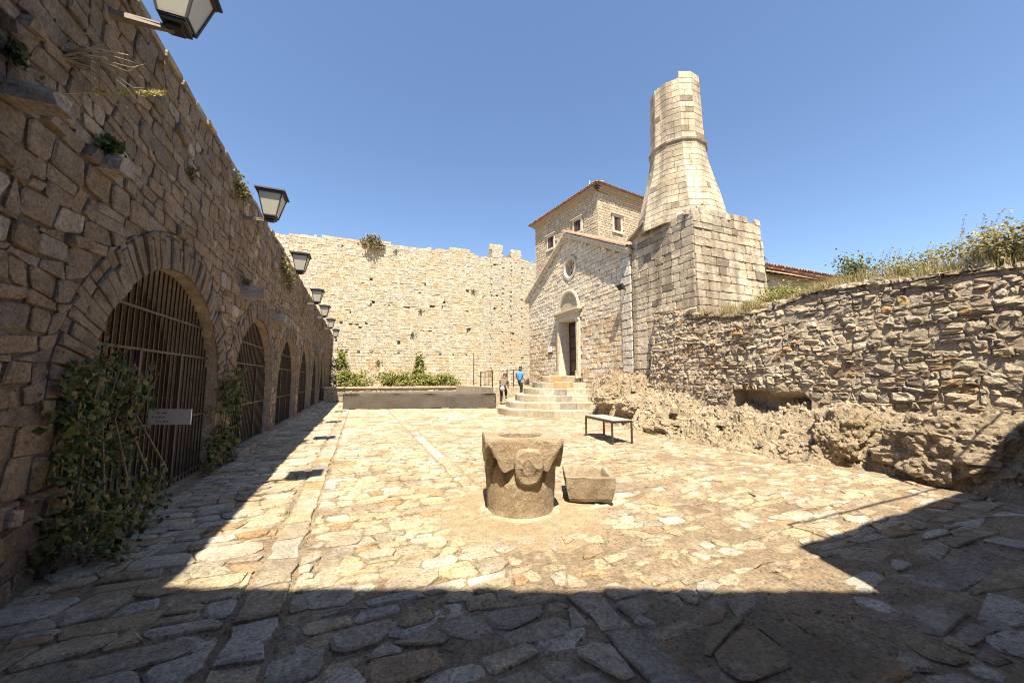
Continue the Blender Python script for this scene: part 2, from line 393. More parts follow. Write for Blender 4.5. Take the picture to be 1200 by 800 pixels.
def rows(x0, x1, y0, y1, h, ln, base, drop=.012, amp=.05, slant=.5, chop=.38, merge=.12, skip=0., rot=0.):
    for q in courses(x0, x1, y0, y1, h, ln, r, .35, amp, x0*3+y0, slant, merge):
        q = [(max(x0, min(x1, a+r.uniform(-.015, .015))), b+r.uniform(-.02, .02)) for a, b in q]
        cx = sum(p[0] for p in q)/4; cy = sum(p[1] for p in q)/4
        if math.hypot(cx-WELL.x, cy-WELL.y) < .78 or r.random() < skip: continue
        near = view_scale((cx, cy, 0)) > 34
        pts = outline(q, r.uniform(.004, .010), r, chop, .012)
        ar = abs(area(pts))
        if ar < .004: continue
        rr = math.sqrt(ar/math.pi)
        lift = r.uniform(-drop, .006)-(drop*1.1 if r.random() < .3 else 0); ta, tb = r.uniform(-.025, .025), r.uniform(-.025, .025)
        def fr(a, b, d): return (a, b, d+(lift+(a-cx)*ta+(b-cy)*tb if d > -.04 else 0))
        m = len(pts); inset = min(.35, .02/rr)
        vs = [fr(a, b, -.06) for a, b in pts]+[fr(a, b, -.007+r.uniform(-.005, .003)) for a, b in pts]
        vs += [fr(cx+(a-cx)*(1-inset), cy+(b-cy)*(1-inset), .003+r.uniform(-.004, .003)) for a, b in pts]
        fs = [(q_*m+i, q_*m+(i+1) % m, (q_+1)*m+(i+1) % m, (q_+1)*m+i) for q_ in (0, 1) for i in range(m)]+[tuple(range(2*m, 3*m))]
        if near:
            vs.append(fr(cx+r.uniform(-.02, .02), cy, .004+r.uniform(-.004, .004))); fs = fs[:-1]+[(2*m+i, 2*m+(i+1) % m, 3*m) for i in range(m)]
        c = jit(base, .2, .12, r)
        if r.random() < .07: c = jit((.40, .27, .16), .15, .1, r)
        elif r.random() < .16: c = jit((.52, .47, .39), .1, .04, r)
        pav.append((vs, fs, c))
PS = (.42, .355, .265)
rows(-2.32, -.75, -1, 2.9, .27, (.3, .62), PV); rows(-2.32, -.75, 2.9, 29, .21, (.2, .48), PV, .008)
pave(-.72, -.44, -1, 26, .28, .46, PS, .12, .004)
rows(-.42, 1.48, -1, 2.7, .19, (.2, .46), PV, .02, .08, .8, .4, .12, .03); rows(-.42, 1.48, 2.7, 11.2, .165, (.16, .40), PV); rows(-.42, 1.48, 11.6, 26, .24, (.25, .55), PV)
pave(-.42, 1.48, 11.22, 11.58, .6, .36, PS, .1, .004)
pave(1.5, 1.74, -1, 2.6, .24, .5, PS, .12, .004); pave(1.5, 1.74, 6.8, 21, .24, .5, PS, .12, .004)
rows(1.5, 1.74, 2.6, 6.8, .2, (.2, .3), PV)
rows(1.76, 3.4, -1, 2.2, .18, (.2, .46), (.37, .30, .21), .022, .08, .9, .4, .1, .05); rows(3.4, 8.0, -1, 2.2, .2, (.3, .7), (.36, .29, .21), .022, .08, .9, .4, .1, .06)
rows(1.76, 8.1, 2.2, 9, .13, (.13, .36), (.44, .36, .25), .019, .07, .9, .42, .1, .05); rows(1.76, 8.4, 9, 14, .2, (.2, .45), (.44, .36, .25), .022, .06, .8, .4, .1, .06); rows(1.76, 7.0, 14, 23, .26, (.3, .55), PV, .015)
emit(pav, court, 'paving_stone', M['paving'], 300, 8, 'paving_stonework')
rp0 = random.Random(19); grit = MB()
for _ in range(3600):
    y = 1.6+7*rp0.random()**1.6; x = rp0.uniform(-2.2, 7.6); s_ = rp0.uniform(.004, .013); z = bed_z(x, y); a0 = rp0.uniform(0, 6)
    o = [(x+s_*math.cos(a0+1.5708*i)*rp0.uniform(.7, 1.3), y+s_*math.sin(a0+1.5708*i)*rp0.uniform(.7, 1.3)) for i in range(4)]
    grit.add([(a, b, z-.01) for a, b in o]+[(x+(a-x)*.6, y+(b-y)*.6, z+s_*.8) for a, b in o], [(0, 1, 5, 4), (1, 2, 6, 5), (2, 3, 7, 6), (3, 0, 4, 7), (4, 5, 6, 7)], jit((.38, .31, .22), .4, .1, rp0))
tag(grit.build('paving_grit', M['rubble']), kind='stuff')
# weeds in the joints of the paving
def leaves(mb, pts, n, size, tints, spread, r=R, flat=.5, nrm=None):
    for _ in range(n):
        p = r.choice(pts); s = spread if not hasattr(spread, '__len__') else None
        sp = spread if s is None else (s, s, s)
        c = Vector((p[0]+r.gauss(0, sp[0]), p[1]+r.gauss(0, sp[1]), p[2]+r.gauss(0, sp[2])))
        d = Vector((r.gauss(0, 1), r.gauss(0, 1), r.gauss(0, 1)))
        if nrm: d += Vector(nrm)*1.2
        d.normalize(); u = d.orthogonal().normalized(); u = Matrix.Rotation(r.uniform(0, 6.28), 3, d) @ u
        v = d.cross(u); L = size*r.uniform(.6, 1.35); W = L*r.uniform(.35, .55)
        t = r.choice(tints); k = r.uniform(.7, 1.3); t = (t[0]*k, t[1]*k, t[2]*k)
        mb.add([tuple(c-u*L*.5), tuple(c+v*W-d*.12*L), tuple(c+u*L*.5-d*.1*L), tuple(c-v*W-d*.12*L), tuple(c+d*.06*L)],
               [(0, 1, 4), (1, 2, 4), (2, 3, 4), (3, 0, 4)], t)
def blades(mb, pts, n, h, tints, spread, r=R, wd=.006, lean=.35):
    for _ in range(n):
        p = r.choice(pts); x, y = p[0]+r.gauss(0, spread), p[1]+r.gauss(0, spread); z = p[2]
        H = h*r.uniform(.4, 1.2); a = r.uniform(0, 6.28); lx, ly = math.cos(a)*lean*H*r.random(), math.sin(a)*lean*H*r.random()
        wx, wy = -math.sin(a)*wd, math.cos(a)*wd; t = r.choice(tints)
        mb.add([(x-wx, y-wy, z), (x+wx, y+wy, z), (x+lx*.4+wx*.7, y+ly*.4+wy*.7, z+H*.6), (x+lx*.4-wx*.7, y+ly*.4-wy*.7, z+H*.6), (x+lx, y+ly, z+H)],
               [(0, 1, 2, 3), (3, 2, 4)], t)
GR = [(.10, .13, .03), (.14, .15, .04), (.18, .17, .06)]
DRY = [(.42, .34, .17), (.36, .29, .14), (.48, .40, .22), (.28, .25, .10)]
wd_ = MB(); rw = random.Random(8)
wpts = [(rw.uniform(-2, 7.5), rw.uniform(2.6, 14), -.02) for _ in range(55)]+[(rw.choice((-.73, -.43)), rw.uniform(3, 15), -.02) for _ in range(22)]
for p in wpts: blades(wd_, [p], rw.randint(5, 16), .035, GR+DRY[:1], .025, rw, .004, 1.)
tag(wd_.build('paving_weeds', M['leaf']), kind='stuff')

# ================================================================== arcade wall (left)
WX, WT = -2.4, 5.7
ARC = [6.55+4.5*i for i in range(6)]; AR, AS = 1.8, 1.3
arcade = thing('arcade_wall', 'long shaded brown stone wall with a row of arched openings along the left of the courtyard', 'wall', (WX, 18, 0))
Y0, Y1 = -1.5, 38.
def topz(y): return WT+.05*nz(y*1.3, 3.)+.04*nz(y*4., 9.)-.02
def arch_open(y, rr=AR):
    for c in ARC:
        d = abs(y-c)
        if d < rr: return AS+math.sqrt(rr*rr-d*d)
    return 0.
core = MB(); n = 0; ysl = [Y0+.075*i for i in range(int((Y1-Y0)/.075)+1)]
def wob(y, z): return .03*fbm(y*.5, z*.5, 4.)
for i in range(len(ysl)-1):
    a, b = ysl[i], ysl[i+1]; za, zb = arch_open(a), arch_open(b)
    if (za == 0) != (zb == 0): za = zb = 0 if False else (za if za else zb)
    for j in range(14):
        zz = [za+(topz(a)-za)*j/14, zb+(topz(b)-zb)*j/14, zb+(topz(b)-zb)*(j+1)/14, za+(topz(a)-za)*(j+1)/14]
        core.add([(WX-.010+.05*fbm(yy*.4, z_*.4, 4.), yy, z_) for yy, z_ in zip((a, b, b, a), zz)], [(0, 1, 2, 3)])
core.add([(WX-.03, Y0, WT-.02), (WX-.03, Y1, WT-.02), (-7., Y1, WT-.02), (-7, Y0, WT-.02)], [(0, 1, 2, 3)])
core.add([(-7, Y0, -.3), (-7, Y1, -.3), (-7, Y1, WT-.02), (-7, Y0, WT-.02)], [(0, 3, 2, 1)])
core.box(-7., WX-.03, Y1-.02, Y1+.02, -.3, WT-.02); core.box(-7., WX-.03, Y0-.02, Y0+.02, -.3, WT-.02)
core.build('wall_core', M['mortar'], arcade)
ra = random.Random(21)
def afr(a, b, d): return (WX+d+.05*fbm(a*.4, b*.4, 4.)*(1 if d > -.02 else 0), a, b)
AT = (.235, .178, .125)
ast = []
def push_out(pts, rr):
    out = []
    for a, b in pts:
        for c in ARC:
            if abs(a-c) < rr and b < AS: a = c+rr*(1 if a > c else -1)
            d = math.hypot(a-c, b-AS)
            if b >= AS and d < rr: k = rr/max(d, .01); a, b = c+(a-c)*k, AS+(b-AS)*k
        out.append((a, b))
    return out
VR = 2.28
def rr_of(a): return AR+.50
for q in courses(Y0, Y1, -.05, WT+.02, .175, (.14, .40), ra, .4, .05, 5., .32, .10):
    ca = sum(p[0] for p in q)/4; cb = sum(p[1] for p in q)/4
    if cb > topz(ca)-.03: continue
    if cb > AS and min(math.hypot(ca-c, cb-AS) for c in ARC) < VR-.08: continue
    near = view_scale((WX, ca, cb)) > 22
    o = outline([(a+ra.uniform(-.018, .018), b+ra.uniform(-.018, .018)) for a, b in q], .006, ra, .22, .012)
    rr = None
    inside = [min(math.hypot(a-c, b-AS) if b > AS else abs(a-c) for c in ARC) for a, b in o]
    lim = VR if cb > AS else AR+.03
    if cb <= AS:
        if min(abs(ca-c) for c in ARC) < AR-.05: continue
    o = push_out(o, lim if cb > AS else AR+.01)
    if abs(area(o)) < .006: continue
    d1 = ra.uniform(.002, .026)
    if ra.random() < .05: d1 = .06
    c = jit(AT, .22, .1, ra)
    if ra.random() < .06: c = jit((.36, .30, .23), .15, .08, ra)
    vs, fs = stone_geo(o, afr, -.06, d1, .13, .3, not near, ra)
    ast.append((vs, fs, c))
# voussoirs, two rings of long thin stones
for c in ARC:
    t = 0.
    while t < math.pi-.03:
        dt = min(ra.uniform(.04, .075), math.pi-t)
        L = ra.uniform(.30, .5); g_ = .0025
        pts = []
        for (rr, tt) in ((AR, t+g_), (AR+L*.5, t+g_+ra.uniform(-.006, .006)), (AR+L-.01, t+g_), (AR+L-.01, t+dt-g_), (AR+L*.5, t+dt-g_), (AR, t+dt-g_)):
            pts.append((c+math.cos(math.pi-tt)*rr, AS+math.sin(math.pi-tt)*rr))
        pts.reverse()
        near = view_scale((WX, c, 3)) > 22
        vs, fs = stone_geo(pts, afr, -.3, ra.uniform(.008, .035), .12, .4, not near, ra)
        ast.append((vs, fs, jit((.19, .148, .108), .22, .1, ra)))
        if L < .46:
            L2 = VR-AR-L
            p2 = [(c+math.cos(math.pi-tt)*rr, AS+math.sin(math.pi-tt)*rr) for rr, tt in ((AR+L+.008, t+g_), (AR+L+L2-.01, t+g_), (AR+L+L2-.01, t+dt-g_), (AR+L+.008, t+dt-g_))]
            p2.reverse()
            vs, fs = stone_geo(p2, afr, -.05, ra.uniform(.004, .032), .15, .4, not near, ra)
            ast.append((vs, fs, jit((.215, .165, .12), .25, .1, ra)))
        t += dt
# coping stones along the top
y = Y0
while y < Y1:
    L = ra.uniform(.25, .55); z0 = topz(y)-.05; h = ra.uniform(.06, .10); d = ra.uniform(.0, .035)
    o = outline([(y, z0), (y+L-.02, z0), (y+L-.02, z0+h), (y, z0+h)], .004, ra, .2, .012)
    vs, fs = stone_geo(o, lambda a, b, d: (WX+d, a, b), -.4, d, .15, .3, False, ra)
    ast.append((vs, fs, jit((.34, .285, .21), .2, .1, ra))); y += L
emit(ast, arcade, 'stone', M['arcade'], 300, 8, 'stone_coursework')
# arch soffits and the vaulted rooms behind
jamb = MB(); back = []
for c in ARC:
    prof = [(c-AR, -.05), (c-AR, .6), (c-AR, AS)]+[(c-AR*math.cos(t), AS+AR*math.sin(t)) for t in [math.pi*k/20 for k in range(1, 20)]]+[(c+AR, AS), (c+AR, .6), (c+AR, -.05)]
    xs_ = [WX+.0, -2.55, -2.8, -3.1]
    vs = [(x, a, b) for x in xs_ for a, b in prof]; m = len(prof)
    jamb.add(vs, [(k*m+i, k*m+i+1, (k+1)*m+i+1, (k+1)*m+i) for k in range(len(xs_)-1) for i in range(m-1)])
    rb = [(c+(a-c)*1.12, b if b < AS else AS+(b-AS)*1.1) for a, b in prof]
    vs = [(x, a, b) for x in (-3.1, -3.5, -3.9) for a, b in rb]
    jamb.add(vs, [(k*m+i, k*m+i+1, (k+1)*m+i+1, (k+1)*m+i) for k in range(2) for i in range(m-1)])
    vs = [(-3.1, a, b) for a, b in prof]+[(-3.1, a, b) for a, b in rb]
    jamb.add(vs, [(i, i+1, m+i+1, m+i) for i in range(m-1)])
    jamb.add([(-3.9, a, b) for a, b in rb], [tuple(range(m))])
    jamb.box(-3.9, WX-.1, c-AR*1.12, c+AR*1.12, -.2, -.012)
    if c < 16:
        for q in courses(c-AR*1.1, c+AR*1.1, 0, 3.2, .17, (.16, .36), ra, .4, .05, c, .3):
            ca = sum(p[0] for p in q)/4; cb = sum(p[1] for p in q)/4
            if cb > AS and math.hypot(ca-c, cb-AS) > AR*1.06: continue
            vs, fs = stone_geo(outline(q, .012, ra, .35, .02), lambda a, b, d: (-3.88+d, a, b), -.04, ra.uniform(.03, .1), .25, .4, True, ra)
            back.append((vs, fs, jit((.50, .39, .27), .3, .15, ra)))
jamb.build('vaulted_room', M['mortar_mid'], arcade)
emit(back, arcade, 'room_stone', M['arcade'], 90, 8, 'room_stonework')
# stone kerb along the foot of the arcade
kerb = thing('kerb', 'low pale kerb of long stones at the foot of the arcade gates', 'kerb', (-2.2, 20, 0))
y = 9.3; ks = []
while y < 37:
    L = ra.uniform(.5, 1.0)
    o = outline([(y, -2.52), (y+L-.02, -2.52), (y+L-.02, -2.2), (y, -2.2)], .006, ra, .12, .01)
    vs, fs = stone_geo([(a, b) for a, b in o], lambda a, b, d: (b, a, d), -.05, ra.uniform(.10, .14), .08, .1, False, ra)
    fs = [tuple(reversed(f)) for f in fs]
    ks.append((vs, fs, jit((.34, .29, .225), .2, .08, ra))); y += L
emit(ks, kerb, 'kerb_stone', M['paving'], 300, 6, 'kerb_stonework')
# stone corbels that stick out of the wall
def corbel(yc, zc, L, w_, h_, label):
    o = [(-w_/2, -h_/2), (w_/2*.9, -h_/2), (w_/2, -h_*.1), (w_/2*.85, h_/2), (-w_/2*.8, h_/2*.9), (-w_/2, h_*.15)]
    vs, fs = stone_geo(o, lambda a, b, d: (WX+d, yc+a, zc+b-.02*d), -.1, L, .14, .08, False, ra)
    ob = MB().add(vs, fs, (.36, .31, .26)).build('corbel', M['arcade'], arcade)
corbel(3.66, 3.66, .27, .2, .15, ''); corbel(4.62, 3.68, .2, .19, .17, ''); corbel(9.35, 3.47, .42, .26, .28, '')
corbel(12.7, 3.42, .3, .3, .26, ''); corbel(13.4, 3.42, .3, .3, .26, ''); corbel(24.0, 3.3, .3, .3, .26, '')

# ---- iron gates
def gate(c, label):
    t = thing('iron_gate', label, 'gate', (-2.56, c, 0), 'iron gates in the arcade arches')
    x = -2.56; y = c-AR+.06
    barm = None
    while y < c+AR-.03:
        top = AS+math.sqrt(max(0, AR*AR-(y-c)**2))-.02
        MB().bar((x, y, .03), (x, y, top), .018).build('bar', M['iron'], t, origin=(x, y, .03)); y += .128
    for z in (.12, 1.02, 1.98, 2.48):
        hw = AR-.01 if z < AS else math.sqrt(AR*AR-(z-AS)**2)-.01
        MB().bar((x+.02, c-hw, z), (x+.02, c+hw, z), .02, .03).build('rail', M['rustiron'], t)
    for s in (-.55, .6):
        MB().bar((x+.015, c+s, .03), (x+.015, c+s, 1.98), .045).build('door_post', M['rustiron'], t)
GL = ['large iron bar gate nearest the camera, with ivy at its foot and a white sign', 'iron bar gate in the second arch from the camera, beside the ivy covered pier',
      'iron bar gate in the third arch, before the second lamp shadow', 'narrow looking iron gate in the fourth arch along the wall', 'iron gate in the fifth arch, second from the far end', 'iron gate in the farthest arch of the shaded wall']
for c, l in zip(ARC, GL): gate(c, l)
# ---- white sign on the first gate
s = thing('sign', 'white sign board with three short black lines hung on the nearest gate', 'sign', (-2.27, 6.25, 1.0))
SO = Vector((-2.53, 6.345, 1.02)); sx = Vector((RT.x, RT.y, 0)); sn = Vector((RT.y, -RT.x, 0)); SZ = Vector((0, 0, 1))
m = MB(); m.obox(SO+sx*.28+SZ*.1, sx, sn, SZ, .28, .006, .1); m.build('sign_panel', M['white'], s)
m = MB(); m.bar(SO+sx*.0-sn*.012+SZ*.1, SO-sx*.06-sn*.012+SZ*.1, .02); m.build('hook', M['iron'], s)
ink = MB(); rs = random.Random(4)
def mark(a0, a1, b0, b1): ink.add([tuple(SO+sx*a+SZ*b+sn*.0075) for a, b in ((a0, b0), (a1, b0), (a1, b1), (a0, b1))], [(0, 1, 2, 3)])
for zc, xa, xb in ((.155, .10, .235), (.10, .10, .205), (.045, .10, .265)):
    x = xa
    while x < xb:
        wl = rs.uniform(.008, .014)
        if rs.random() > .12: mark(x, x+.003, zc-.012, zc+rs.choice((.004, .012))); mark(x+.003, x+wl, zc+rs.choice((-.012, -.004)), zc+rs.choice((-.002, .004)))
        x += wl+.004
ink.add([tuple(SO+sx*a+SZ*b+sn*.0075) for a, b in ((.04, .10), (.06, .088), (.06, .112))], [(0, 1, 2)]); mark(.06, .075, .096, .104)
ink.build('lettering', M['ink'], s)['kind'] = 'stuff'

# ---- wall lamps
def lamp():
    t = thing('wall_lamp', '', 'lamp', (WX, 0, 5.0), 'lanterns along the arcade wall')
    X = -1.88; zb, zt = 5.04, 5.55; hb, ht = .115, .225
    b = MB(); b.obox((-2.14, 0, 4.985), Vector((1, 0, 0)), Vector((0, 1, 0)), Vector((0, 0, 1)), .28, .02, .008)
    b.add([(WX, -.045, 4.97), (WX, .045, 4.97), (-1.9, .02, 4.955), (-1.9, -.02, 4.955), (WX, -.045, 4.92), (WX, .045, 4.92), (-1.9, .02, 4.94), (-1.9, -.02, 4.94)],
          [(0, 1, 2, 3), (7, 6, 5, 4), (0, 3, 7, 4), (1, 5, 6, 2), (3, 2, 6, 7), (0, 4, 5, 1)])
    b.box(WX-.05, WX+.015, -.07, .07, 4.86, 5.06)
    b.build('bracket', M['bracket_metal'], t)
    base = MB(); base.box(X-.10, X+.10, -.10, .10, 4.99, zb); base.box(X-.06, X+.06, -.06, .06, 4.95, 4.99); base.build('base', M['lamp_metal'], t)
    f = MB()
    for sx in (-1, 1):
        for sy in (-1, 1):
            f.bar((X+sx*hb, sy*hb, zb), (X+sx*ht, sy*ht, zt), .022)
    for z, h in ((zb+.012, hb), (zt-.02, ht)):
        hh = .024 if z < 5.3 else .05
        for sx in (-1, 1): f.bar((X+sx*h, -h-.011, z), (X+sx*h, h+.011, z), .02, hh); f.bar((X-h+.01, sx*h, z), (X+h-.01, sx*h, z), .02, hh)
    f.build('lamp_frame', M['lamp_metal'], t)
    for ax in range(2):
        for sg in (-1, 1):
            p = MB(); k = .003
            q = [(sg*(hb-k), -hb+.01, zb), (sg*(hb-k), hb-.01, zb), (sg*(ht-k), ht-.01, zt), (sg*(ht-k), -ht+.01, zt)]
            q2 = [(v[0]-sg*.005, v[1], v[2]) for v in q]
            vs = [(v[0], v[1], v[2]) if ax == 0 else (v[1], v[0], v[2]) for v in q+q2]
            p.add([(X+v[0], v[1], v[2]) for v in vs], [(0, 1, 2, 3), (7, 6, 5, 4), (0, 4, 5, 1), (1, 5, 6, 2), (2, 6, 7, 3), (3, 7, 4, 0)])
            p.build('pane', M['pane'], t)
    cp = MB(); e = .275
    cp.add([(X-e, -e, zt), (X+e, -e, zt), (X+e, e, zt), (X-e, e, zt), (X-e, -e, zt+.03), (X+e, -e, zt+.03), (X+e, e, zt+.03), (X-e, e, zt+.03), (X-.06, -.06, zt+.12), (X+.06, -.06, zt+.12), (X+.06, .06, zt+.12), (X-.06, .06, zt+.12)],
           [(3, 2, 1, 0), (0, 1, 5, 4), (1, 2, 6, 5), (2, 3, 7, 6), (3, 0, 4, 7), (4, 5, 9, 8), (5, 6, 10, 9), (6, 7, 11, 10), (7, 4, 8, 11), (8, 9, 10, 11)])
    cp.build('cap', M['lamp_metal'], t)
    return t
LL = ['black lantern with frosted panes nearest the camera, cut by the top edge of the photo', 'black lantern against the blue sky above the second arch', 'black lantern in front of the castle wall, third from the camera',
      'black lantern above the fourth arch, fourth from the camera', 'small far lantern, fifth from the camera', 'small far lantern, sixth from the camera', 'smallest lantern at the far end of the arcade wall']
proto = lamp()
for i, (y, l) in enumerate(zip((4.5, 8.95, 13.2, 18.3, 22.2, 27.0, 32.5), LL)):
    o = proto if i == 0 else copy_tree(proto)
    o.location = (WX, y, 5.2 if i == 0 else 5.0); o['label'] = l

# ---- plants on and against the arcade wall
IVY = [(.045, .075, .02), (.07, .10, .025), (.10, .13, .03), (.14, .15, .04), (.03, .05, .015), (.20, .17, .06)]
def climber(name, label, cat, pts, n, size, spread, stems, tints=IVY, mat='leaf', nrm=(1, 0, .4), seed=1):
    rr = random.Random(seed); base = Vector(pts[0])
    t = thing(name, label, cat, (base.x, base.y, min(p[2] for p in pts)))
    st = MB()
    for s_ in stems: st.tube(s_[0], s_[1], 5)
    if stems: st.build('stem', M['stem'], t)
    lv = MB(); leaves(lv, pts, n, size, tints, spread, rr, nrm=nrm); lv.build('foliage', M[mat], t)['kind'] = 'stuff'
    return t
rp = random.Random(77)
pts = []
for k in range(46):
    z = rp.uniform(.05, 1.75); lo = 4.35+.05*z; hi = 5.6-.12*z
    pts.append((rp.uniform(-2.5, -2.2 if z > .6 else -2.0), rp.uniform(lo, hi), z))
stems = [([(-2.2, 4.6+.25*k, 0), (-2.25+.05*k, 4.55+.27*k, .6), (-2.3, 4.7+.2*k, 1.2), (-2.2, 4.6+.27*k, 1.7)], [.018, .014, .01, .005]) for k in range(5)]
climber('ivy', 'big dark green leafy climber at the foot of the nearest arch', 'plant', pts, 2400, .068, (.07, .12, .11), stems, seed=3)
pts = []
for k in range(22):
    z = rp.choice((rp.uniform(.05, .6), rp.uniform(1.0, 1.65))); pts.append((rp.uniform(-2.4, -2.2), rp.uniform(7.9, 9.2) if z < .7 else rp.uniform(8.3, 9.1), z))
stems = [([(-2.3, 8.6+.1*k, 0), (-2.36, 8.5+.15*k, .7), (-2.34, 8.6+.1*k, 1.6)], [.015, .012, .006]) for k in range(3)]
climber('ivy', 'smaller ivy on the pier between the first and second gate', 'plant', pts, 900, .08, (.06, .13, .12), stems, seed=4)
pts = [(-1.9+rp.uniform(-.3, .2), 36+rp.uniform(-1, 1.2), rp.uniform(.3, 3.2)) for k in range(16)]
climber('ivy', 'dark ivy hanging at the far end of the arcade wall', 'plant', pts, 700, .16, (.25, .3, .25), [([(-2.2, 36, 0), (-2.2, 36, 3.)], [.03, .015])], [(.05, .08, .02), (.08, .10, .03), (.03, .05, .015)], seed=5)
# dry twigs with a yellow flower spike high on the wall
t = thing('dry_plant', 'bare dry twigs with one yellow flower spike growing high on the left wall', 'plant', (-2.4, 4.05, 4.35))
rt_ = random.Random(9); tw = MB()
for k in range(26):
    a = rt_.uniform(-.35, 1.0); L = rt_.uniform(.2, .7); u = rt_.uniform(-.35, .75)
    p0 = Vector((-2.4, 4.05+rt_.uniform(-.05, .05), 4.3+rt_.uniform(-.05, .05)))
    p1 = p0+Vector((.16, a*L*.35, u*L*.4+.05)); p2 = p0+Vector((.24+rt_.uniform(-.12, .14), a*L*.9, u*L)); p3 = p2+Vector((.08, rt_.uniform(.0, .15), rt_.uniform(-.12, .1)))
    tw.tube([p0, p1, p2, p3], [.008, .006, .004, .002], 4)
    if k % 2: tw.tube([p2, p2+Vector((rt_.uniform(0, .1), rt_.uniform(-.05, .14), rt_.uniform(-.1, .1)))], [.0025, .001], 4)
tw.build('twigs', M['drystem'], t)
fs_ = MB(); p0 = Vector((-2.3, 4.3, 4.2)); p1 = Vector((-2.0, 4.75, 4.62))
leaves(fs_, [tuple(p0.lerp(p1, k/12)) for k in range(13)], 120, .035, [(.5, .42, .10), (.42, .38, .14)], .012, rt_)
fs_.tube([Vector((-2.4, 4.05, 3.95)), p0, p1], [.004, .004, .002], 4, (.4, .34, .16))
fs_.build('flower_spike', M['dry'], t)
def tuft(loc, n, size, sp, label, tints=GR, name='weed', up=(0.6, 0, .8)):
    t = thing(name, label, 'plant', loc); m = MB(); rr = random.Random(int(abs(loc[1])*100))
    leaves(m, [loc], n, size, tints, sp, rr, nrm=up); m.build('foliage', M['leaf'], t)['kind'] = 'stuff'
    st = MB(); p = Vector(loc)
    for k in range(4): st.tube([p+Vector((-.05, 0, -.02)), p+Vector((rr.uniform(-.02, .08), rr.uniform(-.1, .1), rr.uniform(0, .1)))], [.005, .002], 4)
    st.build('stem', M['stem'], t)
tuft((-2.33, 4.62, 3.86), 150, .05, (.04, .07, .05), 'small green weed on the wall above the second stone corbel', [(.05, .08, .02), (.08, .11, .03)])
tuft((-2.34, 3.55, 3.90), 90, .045, (.03, .05, .04), 'small dark weed beside the nearest stone corbel', [(.04, .06, .02), (.07, .09, .03)])
tuft((-2.36, 6.5, 4.6), 70, .05, (.03, .06, .05), 'small dry weed high on the wall over the first gate', [(.2, .16, .07), (.12, .12, .04)])
tuft((-2.3, 9.3, 3.68), 80, .05, (.03, .08, .04), 'green weed growing above the round corbel past the first gate', [(.1, .11, .03), (.16, .14, .05)])
tuft((-2.3, 8.55, 5.35), 260, .06, (.05, .16, .10), 'yellow green weeds on the wall edge by the second lantern', [(.25, .21, .08), (.3, .25, .11), (.13, .14, .04)])
tuft((-2.3, 13.6, 5.0), 420, .08, (.06, .5, .22), 'yellow green weeds on the wall edge below the third lantern', [(.22, .18, .06), (.15, .15, .05), (.3, .24, .1)])

# ================================================================== castle curtain wall (back)
BY = 41.
cw = thing('castle_wall', 'tall sunlit castle wall of small pale stones across the back of the courtyard', 'wall', (6, BY, 0))
TOPS = [(-12, 15.8), (-7.6, 15.95), (-4, 16.3), (-.7, 16.35), (.2, 16.6), (3, 16.45), (5.5, 16.35), (8, 16.6), (10.6, 16.95), (11.6, 16.7), (12.5, 16.2), (14.1, 16.35), (14.15, 18.05), (15.6, 18.15), (15.65, 16.6), (16.7, 16.6), (16.75, 17.75), (18.1, 17.8), (18.15, 16.6), (20, 16.4), (26, 16.0)]
def ctop(x):
    for (a, p), (b, q) in zip(TOPS, TOPS[1:]):
        if a <= x <= b: return p+(q-p)*(x-a)/(b-a)
    return 16.
rc = random.Random(31)
holes = [(x, 4.45) for x in (-1.4, -.15, 1.2, 2.4, 3.8, 8.3, 9.8, 11.2)]+[(rc.uniform(-2, 12), rc.choice((7.2, 9.6, 12.0))+rc.uniform(-.3, .3)) for _ in range(26)]+[(rc.uniform(-6, 18), rc.uniform(5, 15.5)) for _ in range(14)]
cst = []; CT = (.53, .46, .355)
for q in courses(-12, 26, 0, 18.4, .27, (.22, .52), rc, .3, .05, 8., .15):
    ca = sum(p[0] for p in q)/4; cb = sum(p[1] for p in q)/4
    if cb > ctop(ca)-.1+.12*nz(ca*2., 5.): continue
    if any(abs(ca-hx) < .2 and abs(cb-hz) < .16 for hx, hz in holes): continue
    prot = 0
    if ca > 12.6: prot = .10*(1 if (14.1 < ca < 15.6 or 16.7 < ca < 18.1) else .1)
    d1 = rc.uniform(.0, .045)+prot
    vs = []
    for (a, b) in q: vs.append((a, BY+.3, b))
    for (a, b) in q: vs.append((ca+(a-ca)*.95, BY-d1-rc.uniform(0, .015), cb+(b-cb)*.92))
    c = jit(CT, .2, .1, rc)
    if rc.random() < .03+.12*max(0, nz(ca*.3, cb*.3, 2.)): c = jit((.50, .34, .19), .15, .1, rc)
    if ca > 13 and cb > 4: c = jit((.50, .45, .36), .1, .06, rc)
    cst.append((vs, [(0, 1, 5, 4), (1, 2, 6, 5), (2, 3, 7, 6), (3, 0, 4, 7), (4, 5, 6, 7)], c))
emit(cst, cw, 'stone', M['curtain'], 0, 9, 'stone_coursework')
m = MB(); hc = {(int((hx+12)//.3), int(hz//.3)) for hx, hz in holes}
for i in range(126):
    for j in range(60):
        x0, z0 = -12+.3*i, .3*j
        if (i, j) in hc or z0+.3 > min(ctop(x0), ctop(x0+.3))-.1: continue
        y_ = BY+.012-(.09 if 14.1 < x0 < 15.3 or 16.7 < x0 < 17.8 else 0)
        m.add([(x0, y_, z0), (x0+.3, y_, z0), (x0+.3, y_, z0+.3), (x0, y_, z0+.3)], [(0, 1, 2, 3)])
m.build('wall_pointing', M['mortar_pale'], cw)
m = MB()
xs2 = [-12+.5*i for i in range(77)]
for a, b in zip(xs2, xs2[1:]): m.box(a, b, BY+.05+.3, BY+2.2, 0, min(ctop(a+.02), ctop(b-.02))-.25)
